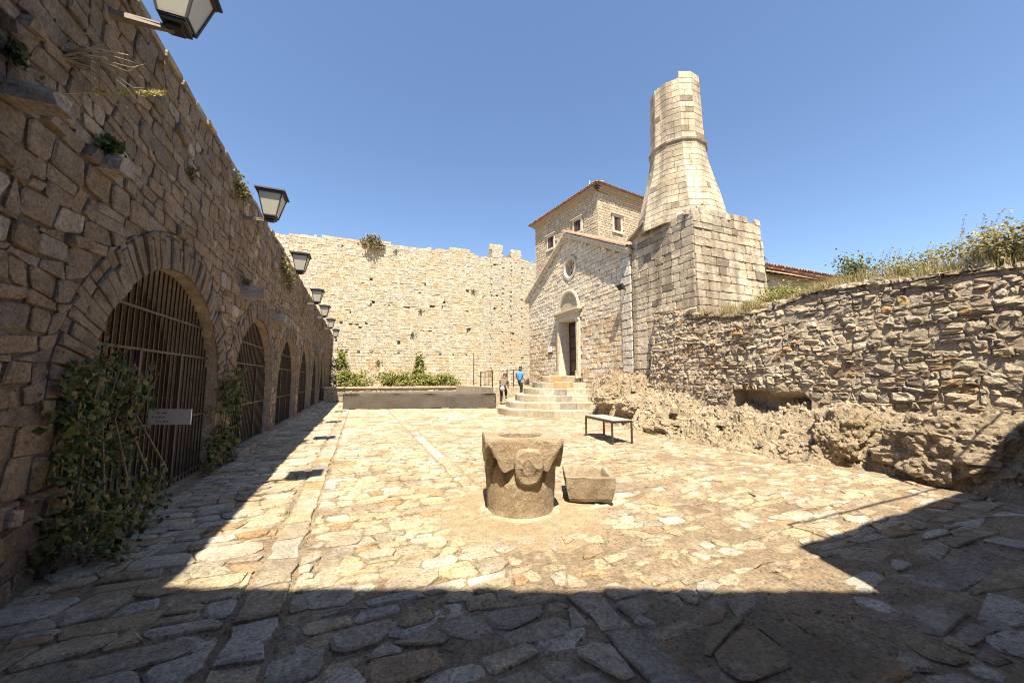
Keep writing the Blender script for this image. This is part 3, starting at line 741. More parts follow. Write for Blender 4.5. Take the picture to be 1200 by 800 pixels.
m.build('wall_core', M['mortar_light'], cw)
BG = [(.20, .22, .045), (.27, .27, .06), (.33, .31, .09), (.14, .16, .035)]
def shrub(name, label, cen, dims, n, size, tints=BG, seed=1, group=None, mat='leaf'):
    rr = random.Random(seed); t = thing(name, label, 'shrub', (cen[0], cen[1], cen[2]), group)
    pts = []
    for _ in range(34):
        a = rr.uniform(0, 6.28); q = math.sqrt(rr.random()); z = rr.random()
        pts.append((cen[0]+dims[0]*q*math.cos(a)*(1-.4*z), cen[1]+dims[1]*q*math.sin(a)*(1-.4*z), cen[2]+.08+dims[2]*z*rr.uniform(.6, 1.)))
    lv = MB(); leaves(lv, pts, n, size, tints, (dims[0]*.12+.04, dims[1]*.12+.04, dims[2]*.12+.03), rr, nrm=(0, -.3, .8)); lv.build('foliage', M[mat], t)['kind'] = 'stuff'
    st = MB()
    for p in pts[::3]: st.tube([(cen[0]+rr.uniform(-.1, .1), cen[1], cen[2]-.05), ((cen[0]+p[0])/2, (cen[1]+p[1])/2, cen[2]+.35*(p[2]-cen[2])), p], [.02, .013, .005], 4)
    st.build('stem', M['stem'], t)
    return t
G2 = 'low bushes on the terrace below the castle wall'
shrub('bush', 'yellow green bush on the terrace beside the arcade end', (-.5, 31.6, 1.05), (1.3, 1.2, 1.25), 1500, .17, seed=41, group=G2)
shrub('bush', 'middle yellow green bush behind the low terrace wall', (2.6, 31.9, 1.05), (2.1, 1.1, 1.05), 1800, .17, seed=42, group=G2)
shrub('bush', 'right hand yellow green bush on the terrace, beside the thin pole', (6.4, 31.8, 1.05), (1.9, 1., .95), 1700, .17, seed=43, group=G2)
shrub('bush', 'narrow leafy shoots climbing the castle wall between two bushes', (5.7, 39.6, 1.05), (.7, .5, 3.5), 700, .25, seed=44)
shrub('bush', 'bushy plant growing on the very top of the castle wall', (.6, 40.9, 15.6), (1.3, .5, 1.3), 700, .22, [(.22, .19, .09), (.16, .15, .06), (.3, .25, .14)], seed=45)
shrub('bush', 'small bush at the arcade end under the last lantern', (-1.5, 35.5, 2.6), (.5, .5, 1.6), 420, .2, seed=46)
for k, (x, z) in enumerate(((3.2, 15.6), (6.0, 9.2), (5.2, 6.6), (1.8, 3.5), (12.0, 12.))):
    tuft((x, BY-.1, z), 40, .16, (.15, .08, .15), ['small weed just under the castle wall top', 'dry weed halfway up the castle wall', 'green weed low on the castle wall left of the pole', 'weed by the row of square holes in the castle wall', 'tiny green weed right of the castle wall middle'][k], [(.13, .14, .04), (.24, .2, .09)], 'weed', (0, -1, .5))
# terrace with its low retaining wall
m = MB(); m.box(-2.4, 20, 30.35, BY+.35, -.3, 1.0); tag(m.build('terrace', M['earth']), kind='structure')
tw_ = thing('terrace_wall', 'low stone retaining wall behind the covered stage', 'wall', (3, 30, 0)); ts = []
for q in courses(-2.35, 9.6, 0, .95, .2, (.25, .55), rc, .2, .02, 2., .1):
    vs, fs = stone_geo(outline(q, .012, rc, .2, .01), lambda a, b, d: (a, 30.2-d, b), -.05, rc.uniform(.03, .08), .15, .3, True, rc)
    ts.append((vs, fs, jit((.36, .30, .22), .2, .1, rc)))
x = -2.35
while x < 9.6:
    L = rc.uniform(.6, 1.1); m = MB(); m.box(x, x+L-.015, 30.05, 30.5, .97, 1.1+rc.uniform(-.01, .02)); ts.append((m.v, m.f, jit((.46, .40, .31), .12, .08, rc))); x += L
emit(ts, tw_, 'stone', M['ashlar'], 150, 6)
MB().box(-2.35, 9.6, 30.17, 30.36, -.3, .98).build('wall_core', M['mortar_light'], tw_)
# landing beside the chapel steps
m = MB(); m.box(7.4, 10.0, 20.9, 30.1, -.3, 1.15); tag(m.build('landing', M['mortar_light']), kind='structure')

# ================================================================== covered stage
st = thing('stage', 'long low stage covered in grey brown cloth', 'stage', (3.2, 21.5, 0))
A = Vector((-.78, 22.6, 0)); B = Vector((7.3, 20.25, 0)); U = (B-A).normalized(); V = Vector((-U.y, U.x, 0)); Ls = (B-A).length; rk = random.Random(3)
def skirt(p, q, name):
    d = (q-p); L = d.length; d.normalize(); n_ = Vector((d.y, -d.x, 0)); k = int(L/.1)+1; vs = []; rows = (.84, .80, .6, .35, .12, 0)
    for i in range(k+1):
        a = L*i/k
        for j, z in enumerate(rows):
            w_ = .07*fbm(a*.9+p.x, z*1.5, 3.)*(1 if j else .2)+.012*math.sin(a*7+nz(a, 2.)*4)*(1-z)
            zz = z if j < 5 else .015+.035*max(0, nz(a*.8, 5.))
            vs.append(tuple(p+d*a+n_*(w_+.012)+Vector((0, 0, zz-.02*(.5+.5*nz(a*.5, 1.)) if j == 0 else zz))))
    m_ = len(rows)
    MB().add(vs, [(i*m_+j, i*m_+j+1, (i+1)*m_+j+1, (i+1)*m_+j) for i in range(k) for j in range(m_-1)]).build(name, M['cloth'], st, smooth=True)
P = [A, B, B+V*3.2, A+V*3.2]
for i in range(4): skirt(P[i], P[(i+1) % 4], 'cloth_skirt')
m = MB(); k = 20; vs = []
for i in range(k+1):
    for j in range(9): p = A+U*(Ls*i/k)+V*(3.2*j/8); vs.append((p.x, p.y, .83+.012*nz(p.x, p.y)))
m.add(vs, [(i*9+j, (i+1)*9+j, (i+1)*9+j+1, i*9+j+1) for i in range(k) for j in range(8)]); m.build('cloth_top', M['cloth'], st, smooth=True)
f = MB()
for p in P:
    q = p+(sum(P, Vector())/4-p)*.06; f.bar((q.x, q.y, 0), (q.x, q.y, .8), .08)
f.build('leg', M['iron'], st)

# ================================================================== chapel
CX, CY0, CY1, CZB = 10.1, 11.75, 21.6, 1.55
APY, APZ, EZ = 16.72, 9.35, 6.85
ch = thing('chapel', 'pale stone chapel with a pointed gable, round window and tall arched doorway', 'church', (15, 16.7, 1.5))
rh = random.Random(55)
def gab(y): return APZ-(APZ-EZ)*abs(y-APY)/((APY-CY0) if y < APY else (CY1-APY))
DY0, DY1, DZ0, DZ1 = 15.85, 17.5, 1.82, 4.72
TC, TR, TZ = 16.68, .88, 5.24    # tympanum arch centre, radius, springing
OC, OZ, OR = 16.5, 7.5, .46
def cfr(a, b, d): return (CX-d, a, b)
cs = []; HT = (.66, .57, .435)
for q in courses(CY0+.62, CY1, .15, 9.4, .215, (.24, .56), rh, .22, .012, 3., .05):
    ca = sum(p[0] for p in q)/4; cb = sum(p[1] for p in q)/4
    if cb > gab(ca)-.12: continue
    if DY0-.27 < ca < DY1+.27 and cb < 5.3: continue
    if cb > 5.2 and math.hypot(ca-TC, max(0, cb-TZ)) < TR+.22: continue
    if math.hypot(ca-OC, cb-OZ) < OR+.22: continue
    o = outline([(b_[0], b_[1]) for b_ in q], .006, rh, .14, .007)
    o = [(2*0+a, b) for a, b in o]
    vs, fs = stone_geo(o[::-1], cfr, -.05, rh.uniform(.012, .035), .1, .3, False, rh)
    c = jit(HT, .16, .09, rh)
    k = nz(ca*.4, cb*.5, 2.)
    if cb < 4.4 and rh.random() < .45+.4*k: c = jit((.56, .42, .27), .14, .08, rh)
    cs.append((vs, fs, c))
# white quoin pier on the right corner
z = CZB
while z < 6.8:
    h = rh.uniform(.26, .4); sp = rh.choice((.3, .45, None))
    for a0, a1 in ([(CY0, CY0+.62)] if sp is None else [(CY0, CY0+sp), (CY0+sp, CY0+.62)]):
        o = outline([(a0, z), (a1, z), (a1, z+h), (a0, z+h)], .007, rh, .12, .005)
        vs, fs = stone_geo(o[::-1], cfr, -.05, .075+rh.uniform(-.01, .01), .06, .08, False, rh); cs.append((vs, fs, jit((.56, .52, .45), .08, .04, rh)))
    z += h
emit(cs, ch, 'stone', M['ashlar'], 300, 6)
# body: facade core with openings, side walls
m = MB(); yl = [CY0+(CY1-CY0)*i/60 for i in range(61)]
yl = sorted(set(yl+[DY0, DY1, OC-OR, OC+OR, OC, APY]))
def spans(y):
    y_ = y; cuts = []
    if DY0 < y_ < DY1: cuts.append((CZB, DZ1))
    if abs(y_-OC) < OR: dz = math.sqrt(OR*OR-(y_-OC)**2); cuts.append((OZ-dz, OZ+dz))
    return cuts
for a, b in zip(yl, yl[1:]):
    lo_a = lo_b = CZB-.4
    ca, cb = spans(a+1e-4), spans(b-1e-4)
    for (p0, p1), (q0, q1) in zip(ca, cb):
        m.add([(CX+.02, a, lo_a), (CX+.02, b, lo_b), (CX+.02, b, q0), (CX+.02, a, p0)], [(0, 3, 2, 1)]); lo_a, lo_b = p1, q1
    m.add([(CX+.02, a, lo_a), (CX+.02, b, lo_b), (CX+.02, b, gab(b)), (CX+.02, a, gab(a))], [(0, 3, 2, 1)])
m.box(CX+.022, CX+.52, CY0+.01, CY1-.01, -.2, CZB-.35); m.box(CX+.02, 22, CY0+.02, CY0+.5, 0, EZ); m.box(CX+.02, 22, CY1-.5, CY1-.0, 0, EZ); m.box(21.6, 22, CY0, CY1, 0, EZ)
m.box(CX+.03, 21.9, CY0+.5, CY1-.5, 1.2, 1.78)
m.build('wall', M['mortar_light'], ch)
# raking cornice: left thin, right wide with tiles
def rake(y0, z0, y1, z1, over, th, name):
    d = Vector((0, y1-y0, z1-z0)).normalized(); up = Vector((0, -d.z, d.y)); up = up if up.z > 0 else -up
    b = MB(); b.add([tuple(Vector((x, y, z))+up*o_) for o_ in (0, th) for (x, y, z) in ((CX-over, y0, z0), (CX+.3, y0, z0), (CX+.3, y1, z1), (CX-over, y1, z1))],
        [(3, 2, 1, 0), (4, 5, 6, 7), (0, 1, 5, 4), (2, 3, 7, 6), (0, 4, 7, 3), (1, 2, 6, 5)]); return b.build(name, M['trim'], ch)
rake(APY, APZ-.12, CY1+.25, EZ-.24, .14, .16, 'raking_cornice'); rake(APY, APZ+.045, CY1+.35, EZ-.14, .22, .09, 'raking_cornice')
rake(APY-.002, APZ-.12, CY0-.05, EZ-.15, .20, .16, 'raking_cornice'); rake(APY-.002, APZ+.045, CY0-.1, EZ-.01, .27, .08, 'raking_cornice')
def tiles(mb, p, q, upv, n, L, rr=.09, r=R):
    """rows of half round clay tiles from the edge p..q, running up along upv"""
    p, q, upv = Vector(p), Vector(q), Vector(upv).normalized(); d = (q-p).normalized(); nrm = d.cross(upv); nrm = nrm if nrm.z > 0 else -nrm
    for i in range(n):
        c = p.lerp(q, (i+.5)/n)+upv*r.uniform(-.03, .03); vs = []
        for s in (0, L):
            for k in range(5):
                t = math.pi*k/4; vs.append(tuple(c+upv*s+d*(math.cos(t)*rr*(1-.1*(s > 0)))+nrm*(math.sin(t)*rr+.01)))
        for k in range(5):
            t = math.pi*k/4; vs.append(tuple(c+d*(math.cos(t)*rr*.8)+nrm*(math.sin(t)*rr*.8+.008)))
        k_ = r.uniform(.75, 1.25); mb.add(vs, [(k, k+1, 5+k+1, 5+k) for k in range(4)]+[(10+k, 10+k+1, k+1, k) for k in range(4)], (.45*k_, .2*k_, .1*k_))
m = MB()
for y0, z0, y1, z1 in ((APY, APZ+.18, CY0-.35, EZ-.02), (APY, APZ+.18, CY1+.35, EZ-.05)):
    m.add([(CX-.1, y0, z0), (22.2, y0, z0), (22.2, y1, z1), (CX-.1, y1, z1)], [(0, 1, 2, 3)]); m.add([(CX-.1, y0, z0-.06), (22.2, y0, z0-.06), (22.2, y1, z1-.06), (CX-.1, y1, z1-.06)], [(3, 2, 1, 0)])
m.build('roof', M['tile'], ch)
m = MB()
sl = Vector((0, CY0-.35-APY, EZ-.02-APZ-.18)).normalized()
for k in range(16): tiles(m, (CX-.33, APY+sl.y*k*.35, APZ+.2+sl.z*k*.35), (CX+1.5, APY+sl.y*k*.35, APZ+.2+sl.z*k*.35), sl, 9, .36)
m.build('roof_tiles', M['tile'], ch)['kind'] = 'stuff'
# portal
for (a0, a1) in ((DY0-.26, DY0), (DY1, DY1+.26)):
    m = MB(); m.box(CX-.10, CX+.5, a0, a1, DZ0-.1, DZ1); m.box(CX-.15, CX-.098, a0+.05, a1-.05, DZ0+.25, DZ1-.12); m.box(CX-.17, CX-.098, a0-.03, a1+.03, DZ0-.1, DZ0+.25); m.box(CX-.17, CX-.098, a0-.02, a1+.02, DZ1-.12, DZ1)
    m.build('door_jamb', M['trim'], ch)
m = MB(); m.box(CX-.11, CX+.5, DY0-.27, DY1+.27, DZ1+.001, 5.03); m.box(CX-.24, CX+.1, DY0-.40, DY1+.40, 5.03, 5.12); m.box(CX-.33, CX+.1, DY0-.47, DY1+.47, 5.12, 5.22)
m.box(CX-.16, CX+.0, DY0-.3, DY1+.3, 4.96, 5.028); m.build('lintel', M['trim'], ch)
m = MB(); k = 24; prof = [(TR+.2, -.02), (TR+.2, .06), (TR+.09, .09), (TR, .06), (TR, -.3)]; vs = []
for i in range(k+1):
    t = math.pi*i/k
    for rr, d in prof: vs.append((CX-d, TC+math.cos(t)*rr, TZ+math.sin(t)*rr*1.06))
m.add(vs, [(i*5+j, (i+1)*5+j, (i+1)*5+j+1, i*5+j+1) for i in range(k) for j in range(4)])
m.build('arch_moulding', M['trim'], ch)
m = MB(); m.add([(CX+.28, TC+math.cos(math.pi*i/k)*(TR+.05), TZ+math.sin(math.pi*i/k)*(TR+.05)*1.06-.05) for i in range(k+1)], [tuple(range(k+1))]); m.build('tympanum', M['ashlar'], ch)
# open the wall behind the tympanum visually: a shallow recess facing
m = MB(); k = 40; vs = []
for i in range(k):
    t = 2*math.pi*i/k
    for rr, d in ((OR+.2, -.02), (OR+.2, .05), (OR+.06, .06), (OR, .02), (OR-.06, -.35)): vs.append((CX-d, OC+math.cos(t)*rr, OZ+math.sin(t)*rr))
m.add(vs, [(i*5+j, ((i+1) % k)*5+j, ((i+1) % k)*5+j+1, i*5+j+1) for i in range(k) for j in range(4)])
ow = m.build('round_window', M['trim'], ch, smooth=False)
m = MB(); m.bar((CX+.2, OC-OR, OZ), (CX+.2, OC+OR, OZ), .04); m.bar((CX+.2, OC, OZ-OR), (CX+.2, OC, OZ+OR), .04); m.bar((CX+.17, OC-.3, OZ+.3), (CX+.17, OC+.3, OZ-.3), .05); m.build('window_bar', M['trim'], ow)
m = MB(); m.add([(CX+.33, OC+math.cos(2*math.pi*i/24)*OR, OZ+math.sin(2*math.pi*i/24)*OR) for i in range(24)], [tuple(range(24))]); m.build('pane', M['darkglass'], ow)
# door leaf, opened inwards
d_ = MB(); d_.box(CX+.52, CX+.58, DY0+.75, DY1, DZ0, DZ1); dl = d_.build('door', M['wood'], ch)
for zz in (2.05, 2.7, 3.35, 4.0):
    m = MB(); m.box(CX+.495, CX+.519, DY0+.85, DY1-.12, zz, zz+.5); m.build('door_panel', M['shutter'], dl)
m = MB(); m.tube([(CX+.5, DY0+.85, 2.95), (CX+.46, DY0+.85, 2.95), (CX+.46, DY0+.85, 3.1), (CX+.5, DY0+.85, 3.1)], .012, 6); m.build('handle', M['iron'], dl)
m = MB(); m.box(CX-.3, CX+.5, DY0-.25, DY1+.25, DZ0-.14, DZ0); m.build('threshold', M['trim'], ch)
# floodlight on the quoin, small white notice
fl = thing('floodlight', 'small black floodlight on the white corner stones of the chapel', 'lamp', (CX-.1, 12.05, 5.3))
m = MB(); m.obox((CX-.32, 12.05, 5.4), Vector((.8, 0, .6)), Vector((0, 1, 0)), Vector((-.6, 0, .8)), .06, .15, .12); m.build('housing', M['lamp_metal'], fl)
m = MB(); m.bar((CX-.08, 12.05, 5.3), (CX-.3, 12.05, 5.36), .05); m.build('bracket', M['iron'], fl)
m = MB(); m.obox((CX-.375, 12.05, 5.36), Vector((.8, 0, .6)), Vector((0, 1, 0)), Vector((-.6, 0, .8)), .008, .12, .09); m.build('pane', M['darkglass'], fl)
nb = thing('notice_board', 'small white notice plate fixed left of the chapel door', 'sign', (CX-.05, 18.65, 3.15))
m = MB(); m.box(CX-.09, CX-.065, 18.45, 18.85, 3.18, 3.5); m.build('panel', M['white'], nb)
m = MB(); m.box(CX-.065, CX-.02, 18.42, 18.88, 3.08, 3.16); m.build('panel_frame', M['iron'], nb)

# ================================================================== chapel steps: half rings round the door
SC = Vector((CX-.05, 16.8, 0)); steps = thing('stone_steps', 'worn half round stone steps rising to the chapel door', 'steps', (8.5, 16.8, 0)); rstp = random.Random(12)
NST, RISE = 6, .30
def step_r(t, k):
    cu = abs(math.cos(t)*RT.x+math.sin(t)*RT.y)/(3.65-.45*k); cv = abs(math.cos(t)*-RT.y+math.sin(t)*RT.x)/(3.35-.45*k)
    return (cu**3.2+cv**3.2)**(-1/3.2)
for k in range(NST):
    ro = 3.85-.45*k; z0 = k*RISE-(.1 if k == 0 else .0); z1 = (k+1)*RISE
    t = math.pi*.5; ends = math.pi*1.5
    while t < ends-.02:
        dt = min(rstp.uniform(.55, 1.0)/ro, ends-t); a0, a1 = t+.004/ro, t+dt-.006/ro
        ro = step_r(t, k); dz = rstp.uniform(-.018, .012); dr = rstp.uniform(-.02, .02); ns = 4
        vs = []
        for i in range(ns+1):
            a = a0+(a1-a0)*i/ns; c_, s_ = math.cos(a), math.sin(a); b_ = rstp.uniform(-.012, .012); ro = step_r(a, k); ri = step_r(a, k)-.66 if k < NST-1 else 0.
            for rr, z in ((max(ri, .01), z0), (max(ri, .01), z1+dz), (ro+dr-.03, z1+dz), (ro+dr+b_, z1+dz-.03), (ro+dr-.02+b_, z0)): vs.append((SC.x+c_*rr, SC.y+s_*rr, z))
        fs = [(i*5+j, i*5+j+1, (i+1)*5+j+1, (i+1)*5+j) for i in range(ns) for j in range(4)]+[(0, 4, 3, 2, 1), tuple(ns*5+j for j in range(5))]
        c = jit((.42, .365, .285), .24, .08, rstp)
        if rstp.random() < .08: c = (.46, .29, .15)
        MB().add(vs, fs, c).build('step_block', M['ashlar'], steps, origin=vs[0]); t += dt

# ================================================================== minaret
AX = Vector((11.45, 10.4, 0)); rm = random.Random(66)
mi = thing('minaret', 'broken stone minaret flaring into a square weathered base', 'tower', (11.6, 10.3, 0)); ms = []
BT = 7.42; MT = (.54, .455, .335)
BX0, BX1, BY0_, BY1_ = 10.1, 13.45, 8.68, 11.68
batter = .045
def bfr_l(a, b, d): k = (BT-b)*batter*.3; return (BX0-d-k, a, b)
def bfr_r(a, b, d): k = (BT-b)*batter; return (a, BY0_-d-k*.35, b)
def mtint(a, b):
    k = nz(a*.6, b*.35, 3.)+.5*nz(a*1.7, b*1.1, 5.)
    m_ = max(.62, min(1.15, 1-.55*k))
    c = jit((MT[0]*m_, MT[1]*m_, MT[2]*m_), .09, .06, rm)
    if rm.random() < .06: c = jit((.27, .22, .165), .15, .06, rm)
    return c
for q in courses(BY0_, BY1_, .8, BT, .27, (.26, .6), rm, .25, .012, 1., .04):
    ca = sum(p[0] for p in q)/4; cb = sum(p[1] for p in q)/4
    if cb > BT-.02: continue
    vs, fs = stone_geo(outline(q, .005, rm, .16, .006)[::-1], bfr_l, -.06, rm.uniform(.01, .03), .09, .3, False, rm); ms.append((vs, fs, mtint(ca, cb)))
for q in courses(BX0, BX1, 2.2, BT, .27, (.26, .6), rm, .25, .012, 6., .04):
    ca = sum(p[0] for p in q)/4; cb = sum(p[1] for p in q)/4
    if cb > BT-.02+.25*nz(ca*1.5, 1.): continue
    qq = [(BX0+(a-BX0)*(1+(BT-b)*batter/3.35), b) for a, b in q]
    vs, fs = stone_geo(outline(qq, .005, rm, .16, .006), bfr_r, -.06, rm.uniform(.015, .05), .09, .3, False, rm); ms.append((vs, fs, mtint(ca+20, cb)))
# shaft: twelve faces, course by course
PR = [(7.3, 1.62), (7.9, 1.53), (8.5, 1.40), (9.1, 1.25), (9.7, 1.11), (10.2, 1.03), (10.5, 1.0), (10.8, .985), (11.6, .955), (12.5, .93), (13.7, .905)]
def mrad(z):
    for (a, p), (b, q) in zip(PR, PR[1:]):
        if a <= z <= b: return p+(q-p)*(z-a)/(b-a)
    return PR[-1][1] if z > 13 else PR[0][1]
NF = 12; th0 = rad(-22.3+15)
def corner(i, z, d=0): t = th0+2*math.pi*i/NF; rr = (mrad(z)+d)/math.cos(math.pi/NF)*.985; return Vector((AX.x+rr*math.cos(t), AX.y+rr*math.sin(t), z))
def shaft_top(i): 
    a = th0+2*math.pi*(i+.5)/NF; p = (math.cos(a)*RT.x+math.sin(a)*RT.y)
    return 13.28+.26*p+.1*nz(i*2.3, 1.)
z = 7.2; row = 0
while z < 13.75:
    h = rm.uniform(.2, .29)
    for i in range(NF):
        if z+h*.5 > shaft_top(i): continue
        cuts = [0, 1] if mrad(z) < 1.0 and rm.random() < .45 else [0, rm.uniform(.35, .65), 1]
        if mrad(z) > 1.35: cuts = [0, rm.uniform(.28, .36), rm.uniform(.6, .7), 1]
        for s0, s1 in zip(cuts, cuts[1:]):
            d = rm.uniform(.006, .014); g_ = .008/mrad(z)
            def sf(a, b, dd, i=i): return tuple(corner(i, b, dd).lerp(corner(i+1, b, dd), a))
            e0 = s0+(g_ if s0 > 0 else 0); e1 = s1-(g_ if s1 < 1 else 0)
            o = [(e0, z+.006), (e1, z+.006), (e1, z+h*.5), (e1, z+h-.006), (e0, z+h-.006), (e0, z+h*.5)]
            vs, fs = stone_geo(o, sf, -.06, d, .05, .35, False, rm)
            ms.append((vs, fs, mtint(i*1.3, z)))
    z += h
emit(ms, mi, 'stone', M['minaret'], 300, 7)
m = MB()
m.box(BX0+.02, BX1-.05, BY0_+.02, BY1_-.02, 0, BT-.12)
zs_ = [7.2, 7.9, 8.5, 9.1, 9.7, 10.5, 11.6, 12.9]
vs = [tuple(corner(i, z_, -.03)) for z_ in zs_ for i in range(NF)]
m.add(vs, [(k*NF+i, k*NF+(i+1) % NF, (k+1)*NF+(i+1) % NF, (k+1)*NF+i) for k in range(len(zs_)-1) for i in range(NF)]+[tuple((len(zs_)-1)*NF+i for i in range(NF))])
m.build('minaret_core', M['mortar_light'], mi)
m = MB(); vs = []
for i in range(NF):
    for z_, d in ((10.52, .0), (10.55, .07), (10.62, .09), (10.67, .05), (10.69, 0)): vs.append(tuple(corner(i, z_, d)))
m.add(vs, [(i*5+j, ((i+1) % NF)*5+j, ((i+1) % NF)*5+j+1, i*5+j+1) for i in range(NF) for j in range(4)]); m.build('ring_moulding', M['minaret'], mi)
# rough capping stones on the base
for k in range(26):
    if k < 13: x, y = BX0+.05+rm.uniform(-.05, .2), BY0_+.1+k*.235
    else: x, y = BX0+.15+(k-13)*.255, BY0_+rm.uniform(-.05, .2)
    if math.hypot(x-AX.x, y-AX.y) < 1.45 or rm.random() < .3: continue
    x += rm.uniform(-.08, .08)+(.14 if k < 13 else 0); y += rm.uniform(-.08, .08)+(.14 if k > 12 else 0)
    s_ = rm.uniform(.17, .30); o = [(x+s_*math.cos(t)*rm.uniform(.8, 1.2), y+s_*.8*math.sin(t)*rm.uniform(.8, 1.2)) for t in [6.283*i/7 for i in range(7)]]
    cs_ = rm.uniform(.13, .2); vs, fs = stone_geo(o, lambda a, b, d: (a, b, BT-.15+d), -.1, cs_, .3, .2, False, rm); MB().add(vs, fs, jit((.5, .44, .34), .15, .06, rm)).build('capping_stone', M['minaret'], mi, origin=(x, y, BT))
# drip slab where the base meets the chapel roof
m = MB(); m.obox((10.02, 11.2, 7.45), Vector((1, 0, 0)), Vector((0, .9, -.43)), Vector((0, .43, .9)), .16, .5, .04); m.build('drip_slab', M['minaret'], mi)
tuft((10.75, 8.95, 7.55), 60, .07, (.08, .05, .1), 'small yellow green weed on the minaret base corner', [(.3, .26, .07), (.16, .17, .04)], 'weed', (0, 0, 1))

# ================================================================== square tower behind the chapel
tt = thing('square_tower', 'square stone tower house with a tiled roof behind the chapel gable', 'tower', (20, 28, 0)); rt2 = random.Random(81)
TA = rad(8.); tu = Vector((-math.sin(TA), math.cos(TA), 0)); tv = Vector((math.cos(TA), math.sin(TA), 0)); TP = Vector((17.24, 23.73, 0)); TH = 17.1; TL, TW = 9.0, 9.
wins_l = [(2.5, 14.75, .42, .5), (6.35, 14.55, .42, .55)]; wins_r = [(2.1, 14.45, .38, .6)]
tst = []
def tw_face(fr, L, wins, seed):
    for q in courses(0, L, 7, TH-.25, .21, (.2, .46), rt2, .25, .015, seed, .06):
        ca = sum(p[0] for p in q)/4; cb = sum(p[1] for p in q)/4
        if cb > TH-.3 or any(abs(ca-a) < w_+.28 and abs(cb-b) < h+.28 for a, b, w_, h in wins): continue
        c = jit((.47, .40, .30), .16, .08, rt2)
        if ca < .5: c = jit((.52, .44, .33), .1, .05, rt2)
        vs, fs = stone_geo(outline(q, .008, rt2, .15, .006), fr, -.04, rt2.uniform(.01, .035), .12, .3, True, rt2); tst.append((vs, fs, c))
fl_ = lambda a, b, d: tuple(TP+tu*a-tv*d+Vector((0, 0, b)))
frr = lambda a, b, d: tuple(TP+tv*a-tu*d+Vector((0, 0, b)))
tw_face(fl_, TL, wins_l, 1.); tw_face(frr, TW, wins_r, 9.)
tst = [(vs, fs, c) for vs, fs, c in tst]
emit(tst, tt, 'stone', M['ashlar'], 0, 9)
m = MB(); m.obox(TP+tu*(TL/2+.015)+tv*(TW/2+.015)+Vector((0, 0, TH/2)), tv, tu, Vector((0, 0, 1)), TW/2-.02, TL/2-.02, TH/2); m.build('wall', M['mortar_light'], tt)
for fr, wins in ((fl_, wins_l), (frr, wins_r)):
    for a, b, w_, h in wins:
        def bx(mb, a0, a1, b0, b1, d0, d1):
            vs = [fr(x_, y_, d) for d in (d0, d1) for y_ in (b0, b1) for x_ in (a0, a1)]
            mb.add(vs, [(0, 2, 3, 1), (4, 5, 7, 6), (0, 1, 5, 4), (2, 6, 7, 3), (0, 4, 6, 2), (1, 3, 7, 5)])
        m = MB(); bx(m, a-w_-.2, a-w_, b-h, b+h, -.03, .07); bx(m, a+w_, a+w_+.2, b-h, b+h, -.03, .07); bx(m, a-w_-.25, a+w_+.25, b-h-.2, b-h-.002, -.03, .12); bx(m, a-w_-.22, a+w_+.22, b+h+.002, b+h+.2, -.03, .09); bx(m, a-w_-.32, a+w_+.32, b+h+.2, b+h+.28, -.03, .2)
        wo = m.build('window', M['trim'], tt)
        m = MB(); bx(m, a-w_+.002, a+w_-.002, b-h+.002, b+h-.002, -.02, .01); m.build('pane', M['darkglass'], wo)
        m = MB(); bx(m, a-w_+.004, a-w_+.08, b-h+.004, b+h-.004, .011, .05); bx(m, a+w_-.3, a+w_-.004, b-h+.004, b+h-.004, .011, .05); bx(m, a-.05, a+.03, b-h+.004, b+h-.004, .011, .045); m.build('frame', M['shutter'], wo)
m = MB()
for fr, L in ((fl_, TL), (frr, TW)):
    for (b0, b1, d) in ((TH-.28, TH-.14, .1), (TH-.14, TH, .22), (TH, TH+.12, .34)):
        vs = [fr(x_, y_, dd) for dd in (-.1, d) for y_ in (b0, b1) for x_ in (-d, L+d)]; m.add(vs, [(0, 2, 3, 1), (4, 5, 7, 6), (0, 1, 5, 4), (2, 6, 7, 3), (0, 4, 6, 2), (1, 3, 7, 5)])
m.build('cornice', M['ashlar'], tt)
m = MB(); e = .5; z0 = TH+.12; cc = TP+tu*TL/2+tv*TW/2
cor = [TP-tu*e-tv*e, TP+tv*(TW+e)-tu*e, TP+tv*(TW+e)+tu*(TL+e), TP-tv*e+tu*(TL+e)]
m.add([tuple(c+Vector((0, 0, z0))) for c in cor]+[(cc.x, cc.y, z0+1.5)], [(0, 1, 4), (1, 2, 4), (2, 3, 4), (3, 0, 4), (3, 2, 1, 0)]); m.build('roof', M['tile'], tt)
m = MB()
for a, b in ((cor[0], cor[1]), (cor[3], cor[0])):
    mid = (a+b)/2; upv = Vector((cc.x-mid.x, cc.y-mid.y, 1.5)); n_ = int((b-a).length/.22)
    tiles(m, a+Vector((0, 0, z0+.02))-upv.normalized()*.08, b+Vector((0, 0, z0+.02))-upv.normalized()*.08, upv, n_, .9, .1, rt2)
m.build('roof_tiles', M['tile'], tt)['kind'] = 'stuff'
m = MB(); m.tube([cor[0]+tu*1.5+tv*.6+Vector((0, 0, z0)), cor[0]+tu*1.5+tv*.6+Vector((0, 0, z0+1.0))], .025, 5); m.build('antenna', M['white'], tt)

